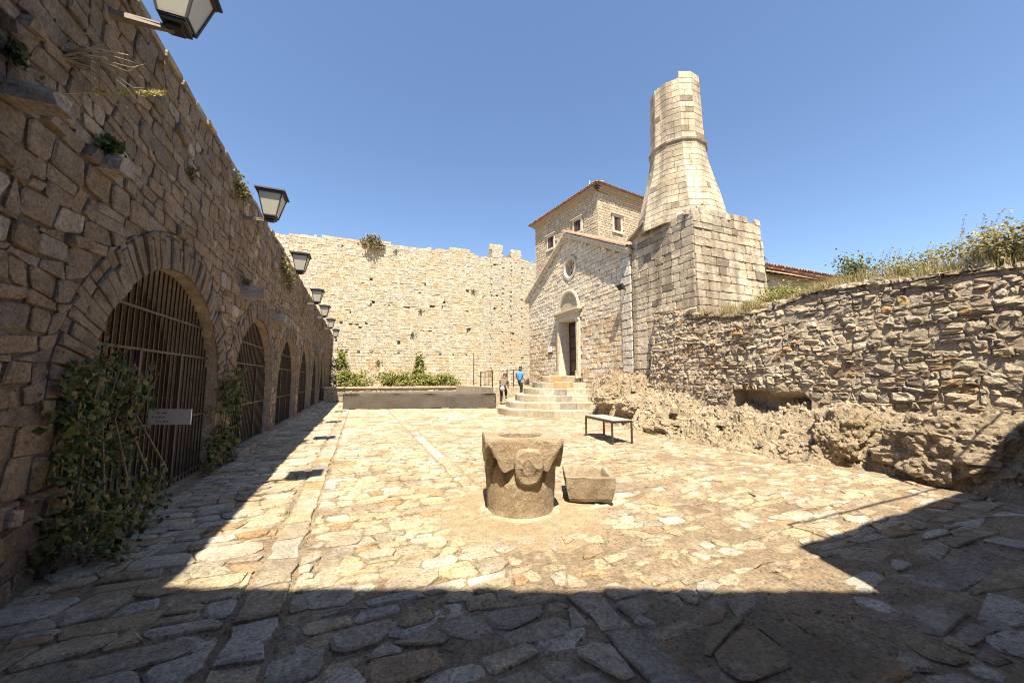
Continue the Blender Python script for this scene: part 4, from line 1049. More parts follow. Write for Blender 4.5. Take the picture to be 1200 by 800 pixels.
# far tiled building right of the minaret
hb = thing('tiled_house', 'low house with a red tiled roof seen behind the minaret base', 'house', (23, 15, 3)); rr_ = random.Random(5)
m = MB(); m.box(18.2, 29, 13.2, 18, 2, 7.55); m.build('wall', M['ashlar'], hb)
m = MB(); m.add([(17.7, 12.7, 7.72), (29.5, 12.7, 7.72), (29.5, 16, 8.25), (17.7, 16, 8.25), (17.7, 12.7, 7.62), (29.5, 12.7, 7.62), (29.5, 18.5, 7.62), (17.7, 18.5, 7.62)], [(0, 1, 2, 3), (7, 6, 5, 4), (0, 4, 5, 1), (3, 2, 6, 7)]); m.build('roof', M['tile'], hb)
m = MB()
tiles(m, (17.7, 12.62, 7.73), (29.5, 12.62, 7.73), (0, 3.3, .53), 50, 1.2, .115, rr_); m.build('roof_tiles', M['tile'], hb)['kind'] = 'stuff'

# ================================================================== bedrock ledge (right)
def edge_x(y):
    P_ = [(-2, 8.0), (2.3, 8.05), (3.2, 8.35), (4.2, 8.45), (4.6, 8.1), (6.3, 8.0), (7.7, 8.05), (9, 8.3), (10.4, 8.6), (12, 9.1), (13.6, 9.3), (15, 9.9)]
    for (a, p), (b, q) in zip(P_, P_[1:]):
        if a <= y <= b: return p+(q-p)*(y-a)/(b-a)
    return P_[-1][1] if y > 0 else 8.
def top_h(y):
    P_ = [(-2, 1.1), (2, 1.15), (5, 1.05), (6.5, .95), (8, 1.2), (9.5, 1.55), (11, 1.85), (12.6, 1.95), (13.8, 1.75), (15, 1.2)]
    for (a, p), (b, q) in zip(P_, P_[1:]):
        if a <= y <= b: return p+(q-p)*(y-a)/(b-a)
    return 1.
led = MB(); xs_ = [7.3+.05*i for i in range(60)]; ys_ = [-1.5+.05*i for i in range(331)]; vs = []
for y in ys_:
    for x in xs_:
        e = edge_x(y)+.25*fbm(y*.9, 3.3, 0)+.12*fbm(y*3, 8.)
        s = (x-e)/max(.3, 9.75-e)
        if s <= 0: z = -.06+.03*fbm(x*3, y*3)
        else:
            s = min(1, s); steep = 2.6 if y < 5.5 else 1.15
            z = top_h(y)*(1-(1-s)**steep)
            k = min(1., s*5)
            z += k*(.16*fbm(x*1.3, y*1.3, 3., 5)+.10*abs(fbm(x*3.4, y*3.4, 6., 4))-.04+.035*fbm(x*11, y*11, 1., 3))
            vd, _ = noise.voronoi(Vector((x*2.6+.3*nz(x*4, y*4), y*2.2, 3.))); z += k*(.12*(noise.cell(Vector((x*2.1+.2*nz(y*3, x), y*1.7, 2.)))-.5)-.10*max(0, 1-(vd[1]-vd[0])/.12))
            z = z-.05*k*(1 if nz(x*5, y*5, 2.) > .2 else 0)
        wv = noise.noise_vector(Vector((x*3, y*3, z*3)))
        vs.append((x+.05*wv.x*(s > 0), y+.05*wv.y*(s > 0), z))
nx = len(xs_)
led.add(vs, [(j*nx+i, j*nx+i+1, (j+1)*nx+i+1, (j+1)*nx+i) for j in range(len(ys_)-1) for i in range(nx-1)])
tag(led.build('rock_ledge', M['rock']), kind='structure')
BOULD = []
def boulder(loc, dims, label, seed, sub=5, mat='rock', name='boulder', group=None, amp=1.):
    bm = bmesh.new(); bmesh.ops.create_icosphere(bm, subdivisions=sub, radius=1.)
    o = Vector((seed*3.1, seed*1.7, seed))
    for v in bm.verts:
        p = v.co.copy(); n_ = p.normalized()
        k = 1+amp*(.22*noise.noise(p*1.1+o)+.16*noise.fractal(p*2.4+o, 1., 2., 4)+.09*abs(noise.noise(p*5.+o))+.05*noise.noise(p*11+o)+.03*noise.noise(p*22+o))
        c = noise.cell(p*2.2+o); k += .06*amp*c
        v.co = Vector((p.x*dims[0]*k, p.y*dims[1]*k, p.z*dims[2]*k))
    me = bpy.data.meshes.new(name); bm.to_mesh(me); bm.free(); me.materials.append(M[mat])
    BOULD.append((Vector(loc), [(v.co.copy(), v.normal.copy()) for v in me.vertices]))
    at = me.attributes.new('tint', 'FLOAT_COLOR', 'POINT'); at.data.foreach_set('color', [.36, .28, .19, 1.]*len(me.vertices))
    ob = bpy.data.objects.new(name, me); C.objects.link(ob); ob.location = loc
    return tag(ob, label, 'rock', group)
boulder((8.85, 2.75, .42), (.72, .95, .68), 'large rough boulder under the rubble wall, half in the right shadow', 3, 6)
boulder((8.95, 4.35, .45), (.62, .5, .66), 'upright rough boulder left of the largest one, under the rubble wall', 8, 6)
boulder((8.75, 5.15, .2), (.42, .32, .34), 'small loose boulder at the foot of the rubble wall', 12, 5)
boulder((8.7, 8.9, .12), (.5, .7, .3), 'low pale rock on the slope behind the metal table', 15, 5)
boulder((9.6, 12.5, .85), (.6, .9, .5), 'pale rock mound between the steps and the minaret', 19, 5)
boulder((9.2, 10.9, .62), (.5, .6, .45), 'pale rock below the dark gap at the minaret foot', 23, 5)
boulder((6.15, 1.28, .2), (.2, .2, .38), 'weathered stone stub at the right edge of the photo in shade', 27, 4, 'rubble')
# stones fallen at the foot of the rocks
rf = random.Random(17)
for k in range(26):
    y = rf.uniform(4.5, 12.5); x = edge_x(y)+rf.uniform(-.35, .9); s_ = rf.uniform(.05, .13)
    z = 0.02 if x < edge_x(y) else top_h(y)*(1-(1-min(1, (x-edge_x(y))/(9.75-edge_x(y))))**(2.6 if y < 5.5 else 1.15))
    o = [(s_*math.cos(t)*rf.uniform(.7, 1.2), s_*math.sin(t)*rf.uniform(.7, 1.2)) for t in [6.283*i/7 for i in range(7)]]
    vs, fs = stone_geo(o, lambda a, b, d: (x+a, y+b, z+d), -.05, s_*rf.uniform(.6, 1.2), .35, .3, False, rf)
    tag(MB().add(vs, fs, jit((.42, .34, .24), .15, .08, rf)).build('loose_stone', M['rubble']), 'loose pale stone lying on the rocky slope below the rubble wall', 'stone', 'loose stones on the rocky slope')

rq = random.Random(44); cob = MB()
def led_z(x, y):
    i = int(round((x-7.3)/.05)); j = int(round((y+1.5)/.05)); i = max(0, min(59, i)); j = max(0, min(330, j)); return led.v[j*60+i]
for k in range(3800):
    y = rq.uniform(1.2, 14.2); x = edge_x(y)+rq.uniform(-.12, 1.6)
    if x > 9.9: continue
    p = Vector(led_z(x, y)); nrm_ = (Vector(led_z(x, y+.1))-Vector(led_z(x, y-.1))).cross(Vector(led_z(x-.1, y))-Vector(led_z(x+.1, y)))
    if p.z < -.02 or nrm_.length < 1e-6: continue
    nrm_.normalize(); nrm_ = nrm_ if nrm_.z > 0 else -nrm_; u = nrm_.orthogonal().normalized(); v_ = nrm_.cross(u); s_ = .018+.06*rq.random()**2.5
    a0 = rq.uniform(0, 6.28); el = rq.uniform(.5, 1.); ring = []
    for i in range(6):
        t = a0+6.283*i/6; ring.append(p+u*(math.cos(t)*s_*rq.uniform(.7, 1.25))+v_*(math.sin(t)*s_*el*rq.uniform(.7, 1.25)))
    vs = [tuple(q_-nrm_*.02) for q_ in ring]+[tuple(p+(q_-p)*.7+nrm_*s_*rq.uniform(.35, .75)) for q_ in ring]+[tuple(p+nrm_*s_*rq.uniform(.5, .9))]
    cob.add(vs, [(i, (i+1) % 6, 6+(i+1) % 6, 6+i) for i in range(6)]+[(6+i, 6+(i+1) % 6, 12) for i in range(6)], jit((.48, .39, .275), .22, .1, rq))
for loc, vl in BOULD[:6]:
    for _ in range(420 if len(vl) > 15000 else 180):
        co, nn_ = rq.choice(vl); p = loc+co
        if p.z < 0 or nn_.length < .5: continue
        u = nn_.orthogonal().normalized(); v_ = nn_.cross(u); s_ = .015+.05*rq.random()**2; a0 = rq.uniform(0, 6.28); ring = [p+u*(math.cos(a0+1.047*i)*s_*rq.uniform(.7, 1.25))+v_*(math.sin(a0+1.047*i)*s_*rq.uniform(.5, 1.2)) for i in range(6)]
        cob.add([tuple(q_-nn_*.025) for q_ in ring]+[tuple(p+(q_-p)*.7+nn_*s_*rq.uniform(.3, .7)) for q_ in ring]+[tuple(p+nn_*s_*rq.uniform(.5, .9))],
                [(i, (i+1) % 6, 6+(i+1) % 6, 6+i) for i in range(6)]+[(6+i, 6+(i+1) % 6, 12) for i in range(6)], jit((.46, .37, .26), .22, .1, rq))
tag(cob.build('rock_rubble', M['rubble']), kind='stuff')
# ================================================================== rubble wall (right)
RX = 9.62
rb = thing('rubble_wall', 'rough rubble stone wall in grey brown stones with a sloping top at the right', 'wall', (RX, 4, 1)); rru = random.Random(91)
RTOP = [(-2, 3.55), (2.2, 3.56), (3.1, 3.55), (4.3, 3.72), (5., 3.73), (6.1, 3.62), (6.6, 3.5), (7.3, 3.48), (8.8, 3.82), (10.2, 4.15), (10.4, 4.1)]
def rtop(y):
    for (a, p), (b, q) in zip(RTOP, RTOP[1:]):
        if a <= y <= b: return p+(q-p)*(y-a)/(b-a)
    return 3.6
def rbot(y): return 1.0+.12*nz(y*1.2, 4.)+(.3 if 5.2 < y < 7.2 else 0)+(.25 if y > 8 else 0)*min(1, y-8)
rst = []
def rfr(a, b, d): return (RX-d+.07*fbm(a*.6, b*.6, 2.)*(1 if d > 0 else 0)+.13*(b-2), a, b)
def rub(q, d1):
    ca = sum(p[0] for p in q)/4; cb = sum(p[1] for p in q)/4
    o = outline([(a+rru.uniform(-.02, .02), b+rru.uniform(-.02, .02)) for a, b in q], .004, rru, .36, .014)
    c = jit((.48, .405, .305), .18, .08, rru)
    if rru.random() < .05: c = jit((.44, .30, .15), .15, .1, rru)
    elif rru.random() < .15: c = jit((.38, .33, .26), .12, .06, rru)
    elif rru.random() < .2: c = jit((.26, .205, .15), .2, .06, rru)
    vs, fs = stone_geo(o[::-1], rfr, -.12, d1, .32, .45, False, rru); rst.append((vs, fs, c))
for q in courses(-1.5, 10.35, .75, 4.3, .125, (.10, .30), rru, .45, .05, 14., .5, .1):
    ca = sum(p[0] for p in q)/4; cb = sum(p[1] for p in q)/4
    if cb > rtop(ca)+.03*nz(ca*5, 1.) or cb < rbot(ca): continue
    rub(q, rru.uniform(.02, .07))
emit(rst, rb, 'stone', M['rubble'], 300, 8)
m = MB(); yl = [-1.5+.15*i for i in range(80)]
for a, b in zip(yl, yl[1:]):
    for j in range(16):
        z0, z1 = .3+(rtop(a)-.4)*j/16, .3+(rtop(a)-.4)*(j+1)/16; z2, z3 = .3+(rtop(b)-.4)*(j+1)/16, .3+(rtop(b)-.4)*j/16
        vs = [(v[0]-.017+(.4 if 5.3 < v[1] < 7.15 and v[2] < 1.3 else 0), v[1], v[2]) for v in (rfr(a, z0, 1e-4), rfr(a, z1, 1e-4), rfr(b, z2, 1e-4), rfr(b, z3, 1e-4))]
        m.add(vs, [(0, 1, 2, 3)])
    zt = min(rtop(a), rtop(b))-.1; m.add([(RX+.20, a, zt), (RX+.20, b, zt), (RX+.9, b, zt-.05), (RX+.9, a, zt-.05)], [(0, 1, 2, 3)])
m.build('wall_core', M['mortar_mid'], rb)
bank = MB(); xs_ = [RX+.12+.35*i for i in range(26)]; ys_ = [-2+.35*i for i in range(32)]
bank.add([(x, y, rtop(y)-.14+.22*min(1, (x-RX)*.4)+.1*fbm(x*.7, y*.7)) for y in ys_ for x in xs_], [(j*26+i, j*26+i+1, (j+1)*26+i+1, (j+1)*26+i) for j in range(31) for i in range(25)])
tag(bank.build('grassy_bank', M['earth'], smooth=True), kind='structure')
gr = MB(); rg = random.Random(7)
gp = [(RX+.26+abs(rg.gauss(0, .5)), rg.uniform(.8, 8.3), 0) for _ in range(1300)]
gp = [(x, y, rtop(y)-.1+.1*min(1, (x-RX))) for x, y, z in gp if not (7.5 < y and x > 10)]
for p in gp:
    hgt = .12+.34*max(0, nz(p[1]*.9, 2.))+(.12 if p[1] < 3.4 else 0)
    blades(gr, [p], 11, hgt, DRY+[(.3, .27, .1)], .07, rg, .005, .6)
for _ in range(420):
    y = rg.choice((rg.gauss(2.7, .35), rg.gauss(4.3, .5), rg.uniform(1.5, 7.5))); x = RX+rg.uniform(.3, 1.3)
    blades(gr, [(x, y, rtop(y)-.05)], 7, .5 if y < 3.6 else .36, DRY+[(.5, .43, .24)], .06, rg, .004, .7)
tag(gr.build('dry_grass', M['dry']), kind='stuff')
def bushy(cen, dims, n, size, label, seed, tints): shrub('bush', label, cen, dims, n, size, tints, seed)
YG = [(.34, .31, .09), (.24, .24, .06), (.42, .37, .14), (.17, .18, .045)]
bushy((10.2, 2.35, 3.6), (.5, .85, .62), 2600, .055, 'dry yellow bush on top of the rubble wall at the right', 61, [(.36, .31, .13), (.26, .25, .085), (.42, .36, .18)])
bushy((10.7, 4.75, 3.65), (.45, .55, .72), 1500, .055, 'round green bush on the bank behind the rubble wall', 62, [(.16, .18, .045), (.24, .24, .07), (.11, .13, .035)])
bushy((10.6, 6.1, 3.5), (.7, 1.2, .55), 2800, .055, 'spreading yellow green bush beside the minaret base on the bank', 63, YG)
bushy((10.6, 3.7, 3.65), (.5, .6, .45), 1400, .05, 'small dry green bush between the two larger ones on the bank', 64, YG)
bushy((14.6, 9.6, 5.6), (.4, .4, 1.1), 300, .12, 'dark green branch showing beside the minaret right edge', 65, [(.05, .08, .02), (.08, .11, .03)])
# tall dry stalks against the sky
dk = thing('dry_stalks', 'tall thin dry grass stalks against the sky on the rubble wall', 'plant', (10.1, 3, 3.6)); m = MB(); hd = MB()
for k in range(90):
    y = rg.choice((rg.gauss(2.9, .16), rg.gauss(4.0, .3), rg.uniform(2., 5.))); x = 10.+rg.uniform(-.1, .4); H = rg.uniform(.45, 1.05) if abs(y-2.9) < .3 else rg.uniform(.3, .65)
    p = Vector((x, y, rtop(y)-.05)); q = p+Vector((rg.uniform(-.05, .1), -H*rg.uniform(.05, .45), H)); mid = (p+q)/2+Vector((0, .04, .05))
    m.tube([p, mid, q], [.004, .003, .0015], 3)
    leaves(hd, [tuple(mid.lerp(q, t_/6)) for t_ in range(2, 7)], 9, .03, DRY, .015, rg)
m.build('stalk', M['drystem'], dk)['kind'] = 'stuff'; hd.build('seed_head', M['dry'], dk)['kind'] = 'stuff'
# dry grass on the rocky slope and at the rubble wall end
gr = MB()
for _ in range(150):
    y = rg.uniform(6, 13.2); e = edge_x(y); x = e+rg.uniform(-.5, 1.4); s = max(0, min(1, (x-e)/(9.75-e))); z = top_h(y)*(1-(1-s)**1.15)-.02
    blades(gr, [(x, y, z)], 9, .09, DRY+GR, .07, rg, .005, .8)
for _ in range(60): blades(gr, [(9.75+rg.uniform(0, .3), rg.uniform(6.6, 8.8), rtop(7.5)+.02)], 14, .28, DRY, .06, rg, .006, .5)
tag(gr.build('slope_grass', M['dry']), kind='stuff')

# ================================================================== well head
wt = thing('well_head', 'carved stone well head like a large capital, square rim on a round drum', 'well', tuple(WELL))
ang0 = -YAW+rad(7); NA = 128
def zu_(t):
    mx = max(abs(math.cos(t)), abs(math.sin(t))); k = (1/mx-1)/.4142
    return .60+.22*k**1.3-.11*math.exp(-((k-.36)/.2)**2), k
zl = list(range(34))
bm_v = []
for q in zl:
    for i in range(NA):
        t = 2*math.pi*i/NA; zu, k = zu_(t); c_, s_ = abs(math.cos(t)), abs(math.sin(t)); sq = .475/((c_**9+s_**9)**(1/9))
        if q < 18:
            z = zu*(q/17)**.8; rr = .405+.045*min(1, z/.5)+.008*(z < .04)
            h_ = max(0, 1-(zu-z)/.17); rr -= .085*h_**.7*min(1, k*2.2)
        else:
            f_ = (q-18)/15; z = zu+(.92-zu)*f_; rr = max(sq*(.965+.035*min(1, f_*3)), .452 if k < .1 else 0)
            if z > .89: rr *= 1-.025*(z-.89)/.03
        rr += .007*fbm(math.cos(t)*3, math.sin(t)*3, z*3.)+.005*fbm(math.cos(t)*11, math.sin(t)*11, z*11)
        zz = z-(.03*max(0, nz(math.cos(t)*2.5, math.sin(t)*2.5, 4.)) if q > 30 else 0)
        bm_v.append((WELL.x+rr*math.cos(t+ang0-math.pi/2), WELL.y+rr*math.sin(t+ang0-math.pi/2), zz))
for rr, z in ((.29, .905), (.275, .88), (.27, .3)):
    for i in range(NA):
        t = 2*math.pi*i/NA; bm_v.append((WELL.x+rr*math.cos(t+ang0-math.pi/2), WELL.y+rr*math.sin(t+ang0-math.pi/2), z))
nl = len(zl)+3
m = MB(); m.add(bm_v, [(k*NA+i, k*NA+(i+1) % NA, (k+1)*NA+(i+1) % NA, (k+1)*NA+i) for k in range(nl-1) for i in range(NA)]+[tuple((nl-1)*NA+i for i in range(NA))])
m.build('well_drum', M['carved'], wt)
fd = Vector((math.cos(ang0-math.pi/2), math.sin(ang0-math.pi/2), 0)); fs2 = Vector((-fd.y, fd.x, 0))
m = MB(); k = 28; vs = []
for rr, d in ((1., .36), (1., .505), (.86, .53), (.5, .535)):
    for i in range(k):
        t = 2*math.pi*i/k; yy = .235*math.sin(t); xx = .172*math.cos(t)*(1+.16*math.sin(t)-.08*max(0, 1-abs(math.sin(t)+.05)/.3)); yy += .02*math.sin(3*t)
        p = WELL+fd*(d-.055*max(0, -yy/.235)+.008*nz(xx*20, yy*20))+fs2*(xx*rr+.03)+Vector((0, 0, .60+yy*rr)); vs.append(tuple(p))
m.add(vs, [(q*k+i, q*k+(i+1) % k, (q+1)*k+(i+1) % k, (q+1)*k+i) for q in range(3) for i in range(k)]+[tuple(3*k+i for i in range(k))])
m.build('carved_shield', M['carved'], wt)
m = MB(); k = 48; vs = []
for rr, z in ((.395, .012), (.50, .014), (.55, -.02)):
    for i in range(k): t = 2*math.pi*i/k; q = rr+(.02*nz(math.cos(t)*2, math.sin(t)*2) if rr > .45 else 0); vs.append((WELL.x+q*math.cos(t), WELL.y+q*math.sin(t), z))
m.add(vs, [(q*k+i, (q+1)*k+i, (q+1)*k+(i+1) % k, q*k+(i+1) % k) for q in range(2) for i in range(k)]); m.build('base_ring', M['mortar_pale'], wt)
# sandy mortar apron
m = MB(); vs = [(WELL.x, WELL.y, .004)]; NR, NT = 14, 64
for j in range(1, NR+1):
    for i in range(NT):
        t = 2*math.pi*i/NT; rr = (1.25+.2*nz(math.cos(t)*1.8, math.sin(t)*1.8))*j/NR; x, y = WELL.x+rr*math.cos(t), WELL.y+rr*math.sin(t)
        vs.append((x, y, .012+.007*fbm(x*6, y*6)+.006*fbm(x*2, y*2)-.036*max(0, (j/NR-.45)/.55)**1.3))
m.add(vs, [(0, 1+i, 1+(i+1) % NT) for i in range(NT)]+[(1+(j-1)*NT+i, 1+j*NT+i, 1+j*NT+(i+1) % NT, 1+(j-1)*NT+(i+1) % NT) for j in range(1, NR) for i in range(NT)])
tag(m.build('mortar_apron', M['apron'], smooth=True), kind='structure')
# ---- stone trough
def tub(bm_c, rot, L, W, H, wl):
    m = MB(); c_, s_ = math.cos(rot), math.sin(rot)
    def P2(x, y, z): z2 = z-.03*y*(z > 0); return (bm_c[0]+x*c_-y*s_, bm_c[1]+x*s_+y*c_, max(0.005, z2))
    def ring(hx, hy, z, n=14, wv=.009):
        pts = []
        for (ax, ay, bx_, by_) in ((-1, -1, 1, -1), (1, -1, 1, 1), (1, 1, -1, 1), (-1, 1, -1, -1)):
            for i in range(n): t = i/n; x, y = (ax+(bx_-ax)*t)*hx, (ay+(by_-ay)*t)*hy; q = 1+wv*6*nz(x*6, y*6, z*6); pts.append(P2(x*q, y*q, z+wv*nz(x*9, y*9, 5.)))
        return pts
    rings = [ring(L/2*.82, W/2*.82, .015), ring(L/2*.88, W/2*.88, .06), ring(L/2*.96, W/2*.96, H*.6), ring(L/2, W/2, H-.01), ring(L/2-.012, W/2-.012, H), ring(L/2-wl+.01, W/2-wl+.01, H), ring(L/2-wl, W/2-wl, H-.02), ring(L/2-wl-.05, W/2-wl-.05, .09)]
    n = len(rings[0]); m.add([p for r_ in rings for p in r_], [(k*n+i, k*n+(i+1) % n, (k+1)*n+(i+1) % n, (k+1)*n+i) for k in range(len(rings)-1) for i in range(n)]+[tuple((len(rings)-1)*n+i for i in range(n))])
    return m
tr = tub((2.98, 4.50), rad(-27), .64, .76, .34, .075)
tag(tr.build('stone_trough', M['carved']), 'small hollow stone trough on the paving beside the well head', 'trough')

# ================================================================== metal table
tb = thing('table', 'low metal table with a grey top and thin brown legs on the paving', 'table', (6.3, 8.5, 0))
q4 = [Vector((6.12, 9.25, 0)), Vector((5.93, 7.8, 0)), Vector((6.47, 7.72, 0)), Vector((6.70, 9.2, 0))]; th = .57
for p in q4: MB().bar((p.x, p.y, 0), (p.x, p.y, th-.02), .04).build('leg', M['tableleg'], tb, origin=p)
m = MB()
for a, b in zip(q4, q4[1:]+q4[:1]): m.bar(a+Vector((0, 0, th-.03)), b+Vector((0, 0, th-.03)), .035, .05)
m.build('frame', M['tableleg'], tb)
cen = sum(q4, Vector())/4; o4 = [cen+(p-cen)*1.05 for p in q4]
m = MB(); m.add([(p.x, p.y, z) for z in (th, th+.018) for p in o4], [(0, 1, 2, 3), (7, 6, 5, 4), (0, 4, 5, 1), (1, 5, 6, 2), (2, 6, 7, 3), (3, 7, 4, 0)]); m.build('tabletop', M['tabletop'], tb)

# ================================================================== railings and pole
pl = thing('pole', 'thin upright dark pole behind the right end of the stage', 'pole', (8.65, 29.3, 0)); MB().tube([(8.65, 29.3, 0), (8.65, 29.3, 3.75)], .035, 6).build('shaft', M['iron'], pl)
MB().tube([(8.65, 29.3, 0), (8.65, 29.3, .06)], .12, 8).build('foot', M['iron'], pl)
def railing(pts, zb, hgt, label, nb):
    t = thing('railing', label, 'railing', (*pts[0][:2], zb[0]), 'thin iron railings by the chapel steps')
    for i, p in enumerate(pts): MB().bar((p[0], p[1], zb[i]), (p[0], p[1], zb[i]+hgt), .05).build('post', M['iron'], t, origin=(p[0], p[1], zb[i]))
    for i in range(len(pts)-1):
        a = Vector((*pts[i][:2], zb[i])); b = Vector((*pts[i+1][:2], zb[i+1]))
        for h in (hgt-.02, .1): MB().bar(a+Vector((0, 0, h)), b+Vector((0, 0, h)), .035).build('rail', M['iron'], t)
        for k in range(1, nb): q = a.lerp(b, k/nb); MB().bar((q.x, q.y, q.z+.1), (q.x, q.y, q.z+hgt-.03), .018).build('baluster', M['iron'], t, origin=q)
railing([(8.35, 21.1), (9.1, 21.9), (9.85, 22.6)], [1.15, 1.15, 1.15], 1.1, 'thin iron railing against the chapel corner above the two visitors', 1)
railing([(7.45, 23.6), (7.45, 21.2)], [1.15, 1.15], 1.0, 'thin iron railing with balusters beside the right end of the stage', 9)

# ================================================================== two visitors
def skin_obj(name, verts, edges, radii, mat, parent, sub=1, root=0):
    me = bpy.data.meshes.new(name); me.from_pydata(verts, edges, []); me.materials.append(mat)
    ob = bpy.data.objects.new(name, me); C.objects.link(ob); ob.parent = parent
    md = ob.modifiers.new('Skin', 'SKIN'); md.use_smooth_shade = True
    sv = me.skin_vertices[0].data
    for i, r_ in enumerate(radii): sv[i].radius = r_ if hasattr(r_, '__len__') else (r_, r_); sv[i].use_root = (i == root)
    s_ = ob.modifiers.new('Sub', 'SUBSURF'); s_.levels = sub; s_.render_levels = sub
    return ob
def tread(x, y):
    d = math.hypot(x-SC.x, y-SC.y); t = math.atan2(y-SC.y, x-SC.x) % (2*math.pi)
    return RISE*sum(1 for k in range(NST) if step_r(t, k) > d)
def person(label, loc, rotz, J, H, cols, hat, waist):
    """J: joint positions in metres, +Y forward; one skinned body, clothes as children"""
    t = thing('person', label, 'person', loc); t.rotation_euler = (0, 0, rotz)
    V_, E_, R_ = [], [], []
    def v(p, r_): V_.append(tuple(p)); R_.append(r_); return len(V_)-1
    def e(a, b): E_.append((a, b))
    pel = v(J['pelvis'], .125); sp = v(J['spine'], .115); chs = v(J['chest'], .13); nk = v(J['neck'], .052); hd_ = Vector(J['head'])
    up = (hd_-Vector(J['neck'])).normalized()
    h0 = v(hd_-up*.06, .062); h1 = v(hd_+up*.02, .088); h2 = v(hd_+up*.085, .07)
    for a, b in ((pel, sp), (sp, chs), (chs, nk), (nk, h0), (h0, h1), (h1, h2)): e(a, b)
    nose = v(hd_+Vector((0, .105, -.015)), .014); e(h1, nose)
    for sd in ('l', 'r'):
        sg = -1 if sd == 'l' else 1
        ear = v(hd_+Vector((sg*.088, 0, .0)), .016); e(h1, ear)
        s_ = v(J['sh_'+sd], .062); el = v(J['el_'+sd], .042); wr_ = v(J['wr_'+sd], .028); e(chs, s_); e(s_, el); e(el, wr_)
        d = (Vector(J['wr_'+sd])-Vector(J['el_'+sd])).normalized(); pm = Vector(J['wr_'+sd])+d*.07; ip = v(pm, .03); e(wr_, ip)
        for k in range(4): f1 = v(pm+d*.05+Vector((0, (k-1.5)*.022, 0)), .009); f2 = v(pm+d*(.085+.008*(k in (1, 2)))+Vector((-sg*.012, (k-1.5)*.022, 0)), .008); e(ip, f1); e(f1, f2)
        th_ = v(pm+d*.02+Vector((-sg*.02, .045, 0)), .010); e(ip, th_)
        hp = v(J['hip_'+sd], .088); kn = v(J['kn_'+sd], .058); an = v(J['an_'+sd], .038); to = v(Vector(J['an_'+sd])+Vector((0, .16, -.045)), .034)
        for a, b in ((pel, hp), (hp, kn), (kn, an), (an, to)): e(a, b)
    skin_obj('body', V_, E_, R_, M['skin'], t)
    J_ = {k: Vector(p) for k, p in J.items()}
    sl = lambda sd: J_['sh_'+sd].lerp(J_['el_'+sd], .75)
    skin_obj('shirt', [J_['spine'].lerp(J_['pelvis'], .55), J_['spine'], J_['chest'], J_['neck'].lerp(J_['chest'], .35), J_['sh_l'], sl('l'), J_['sh_r'], sl('r')],
             [(0, 1), (1, 2), (2, 3), (2, 4), (4, 5), (2, 6), (6, 7)], [.155, .15, .165, .075, .085, .07, .085, .07], cols[0], t, root=1)
    lw = lambda sd: J_['kn_'+sd].lerp(J_['an_'+sd], cols[3])
    skin_obj('trousers', [J_['pelvis'], J_['hip_l'], J_['kn_l'], lw('l'), J_['hip_r'], J_['kn_r'], lw('r'), J_['pelvis'].lerp(J_['spine'], .4)],
             [(0, 1), (1, 2), (2, 3), (0, 4), (4, 5), (5, 6), (0, 7)], [.155, .115, .082, .066, .115, .082, .066, .145], cols[1], t)
    for sd in ('l', 'r'):
        a = J_['an_'+sd]; skin_obj('shoe', [a+Vector((0, -.05, -.04)), a+Vector((0, .08, -.05)), a+Vector((0, .19, -.055))], [(0, 1), (1, 2)], [.042, .042, .034], M['ink'], t, root=1)
    skin_obj('hair', [hd_+Vector((0, -.045, -.03)), hd_+Vector((0, -.035, .04)), hd_+Vector((0, .01, .095))], [(0, 1), (1, 2)], [.07, .088, .078], cols[2], t, root=1)
    if hat: skin_obj('cap', [hd_+up*.10, hd_+up*.14, hd_+up*.09+Vector((0, .15, 0))], [(0, 1), (0, 2)], [(.10, .10), (.06, .06), (.05, .015)], hat, t)
    if waist: skin_obj('tied_jacket', [J_['pelvis']+Vector((-.10, -.06, .05)), J_['pelvis']+Vector((0, -.09, .02)), J_['pelvis']+Vector((.10, -.06, .05)), J_['pelvis']+Vector((0, -.10, -.16))], [(0, 1), (1, 2), (1, 3)], [.12, .13, .12, .11], waist, t, root=1)
    return t
Jm = dict(pelvis=(0, 0, .92), spine=(0, .01, 1.12), chest=(0, .02, 1.33), neck=(0, .03, 1.5), head=(0, .06, 1.62), sh_l=(-.2, .01, 1.42), sh_r=(.2, .01, 1.42), el_l=(-.29, .03, 1.15), el_r=(.28, -.02, 1.15), wr_l=(-.27, .16, .95), wr_r=(.27, .08, .92),
          hip_l=(-.09, 0, .88), hip_r=(.09, 0, .88), kn_l=(-.1, .14, .56), kn_r=(.1, .02, .48), an_l=(-.1, .10, .36), an_r=(.1, -.05, .08))
Jm['kn_l'] = (-.1, .25, .66); Jm['an_l'] = (-.1, .22, .38)
blue = plain('blue_shirt', (.05, .24, .50), .8, 0, 20, .2, .2); blk = plain('black_trousers', (.015, .015, .018), .8, 0, 20, .2, .2)
olive = plain('brown_shirt', (.13, .095, .065), .8, 0, 20, .2, .2); hair = plain('dark_hair', (.035, .022, .015), .7, 0, 40, .3, .3)
pink = plain('lilac_jacket', (.52, .42, .46), .85, 0, 20, .15, .2); redc = plain('red_brown_cap', (.27, .11, .08), .8, 0, 20, .2, .2); hair2 = plain('brown_hair', (.13, .065, .04), .7, 0, 40, .3, .3)
person('person in a bright blue shirt and black trousers climbing the steps', (8.66, 19.85, tread(8.66, 19.85)), rad(-60), Jm, 1.7, (blue, blk, hair, .9), None, None)
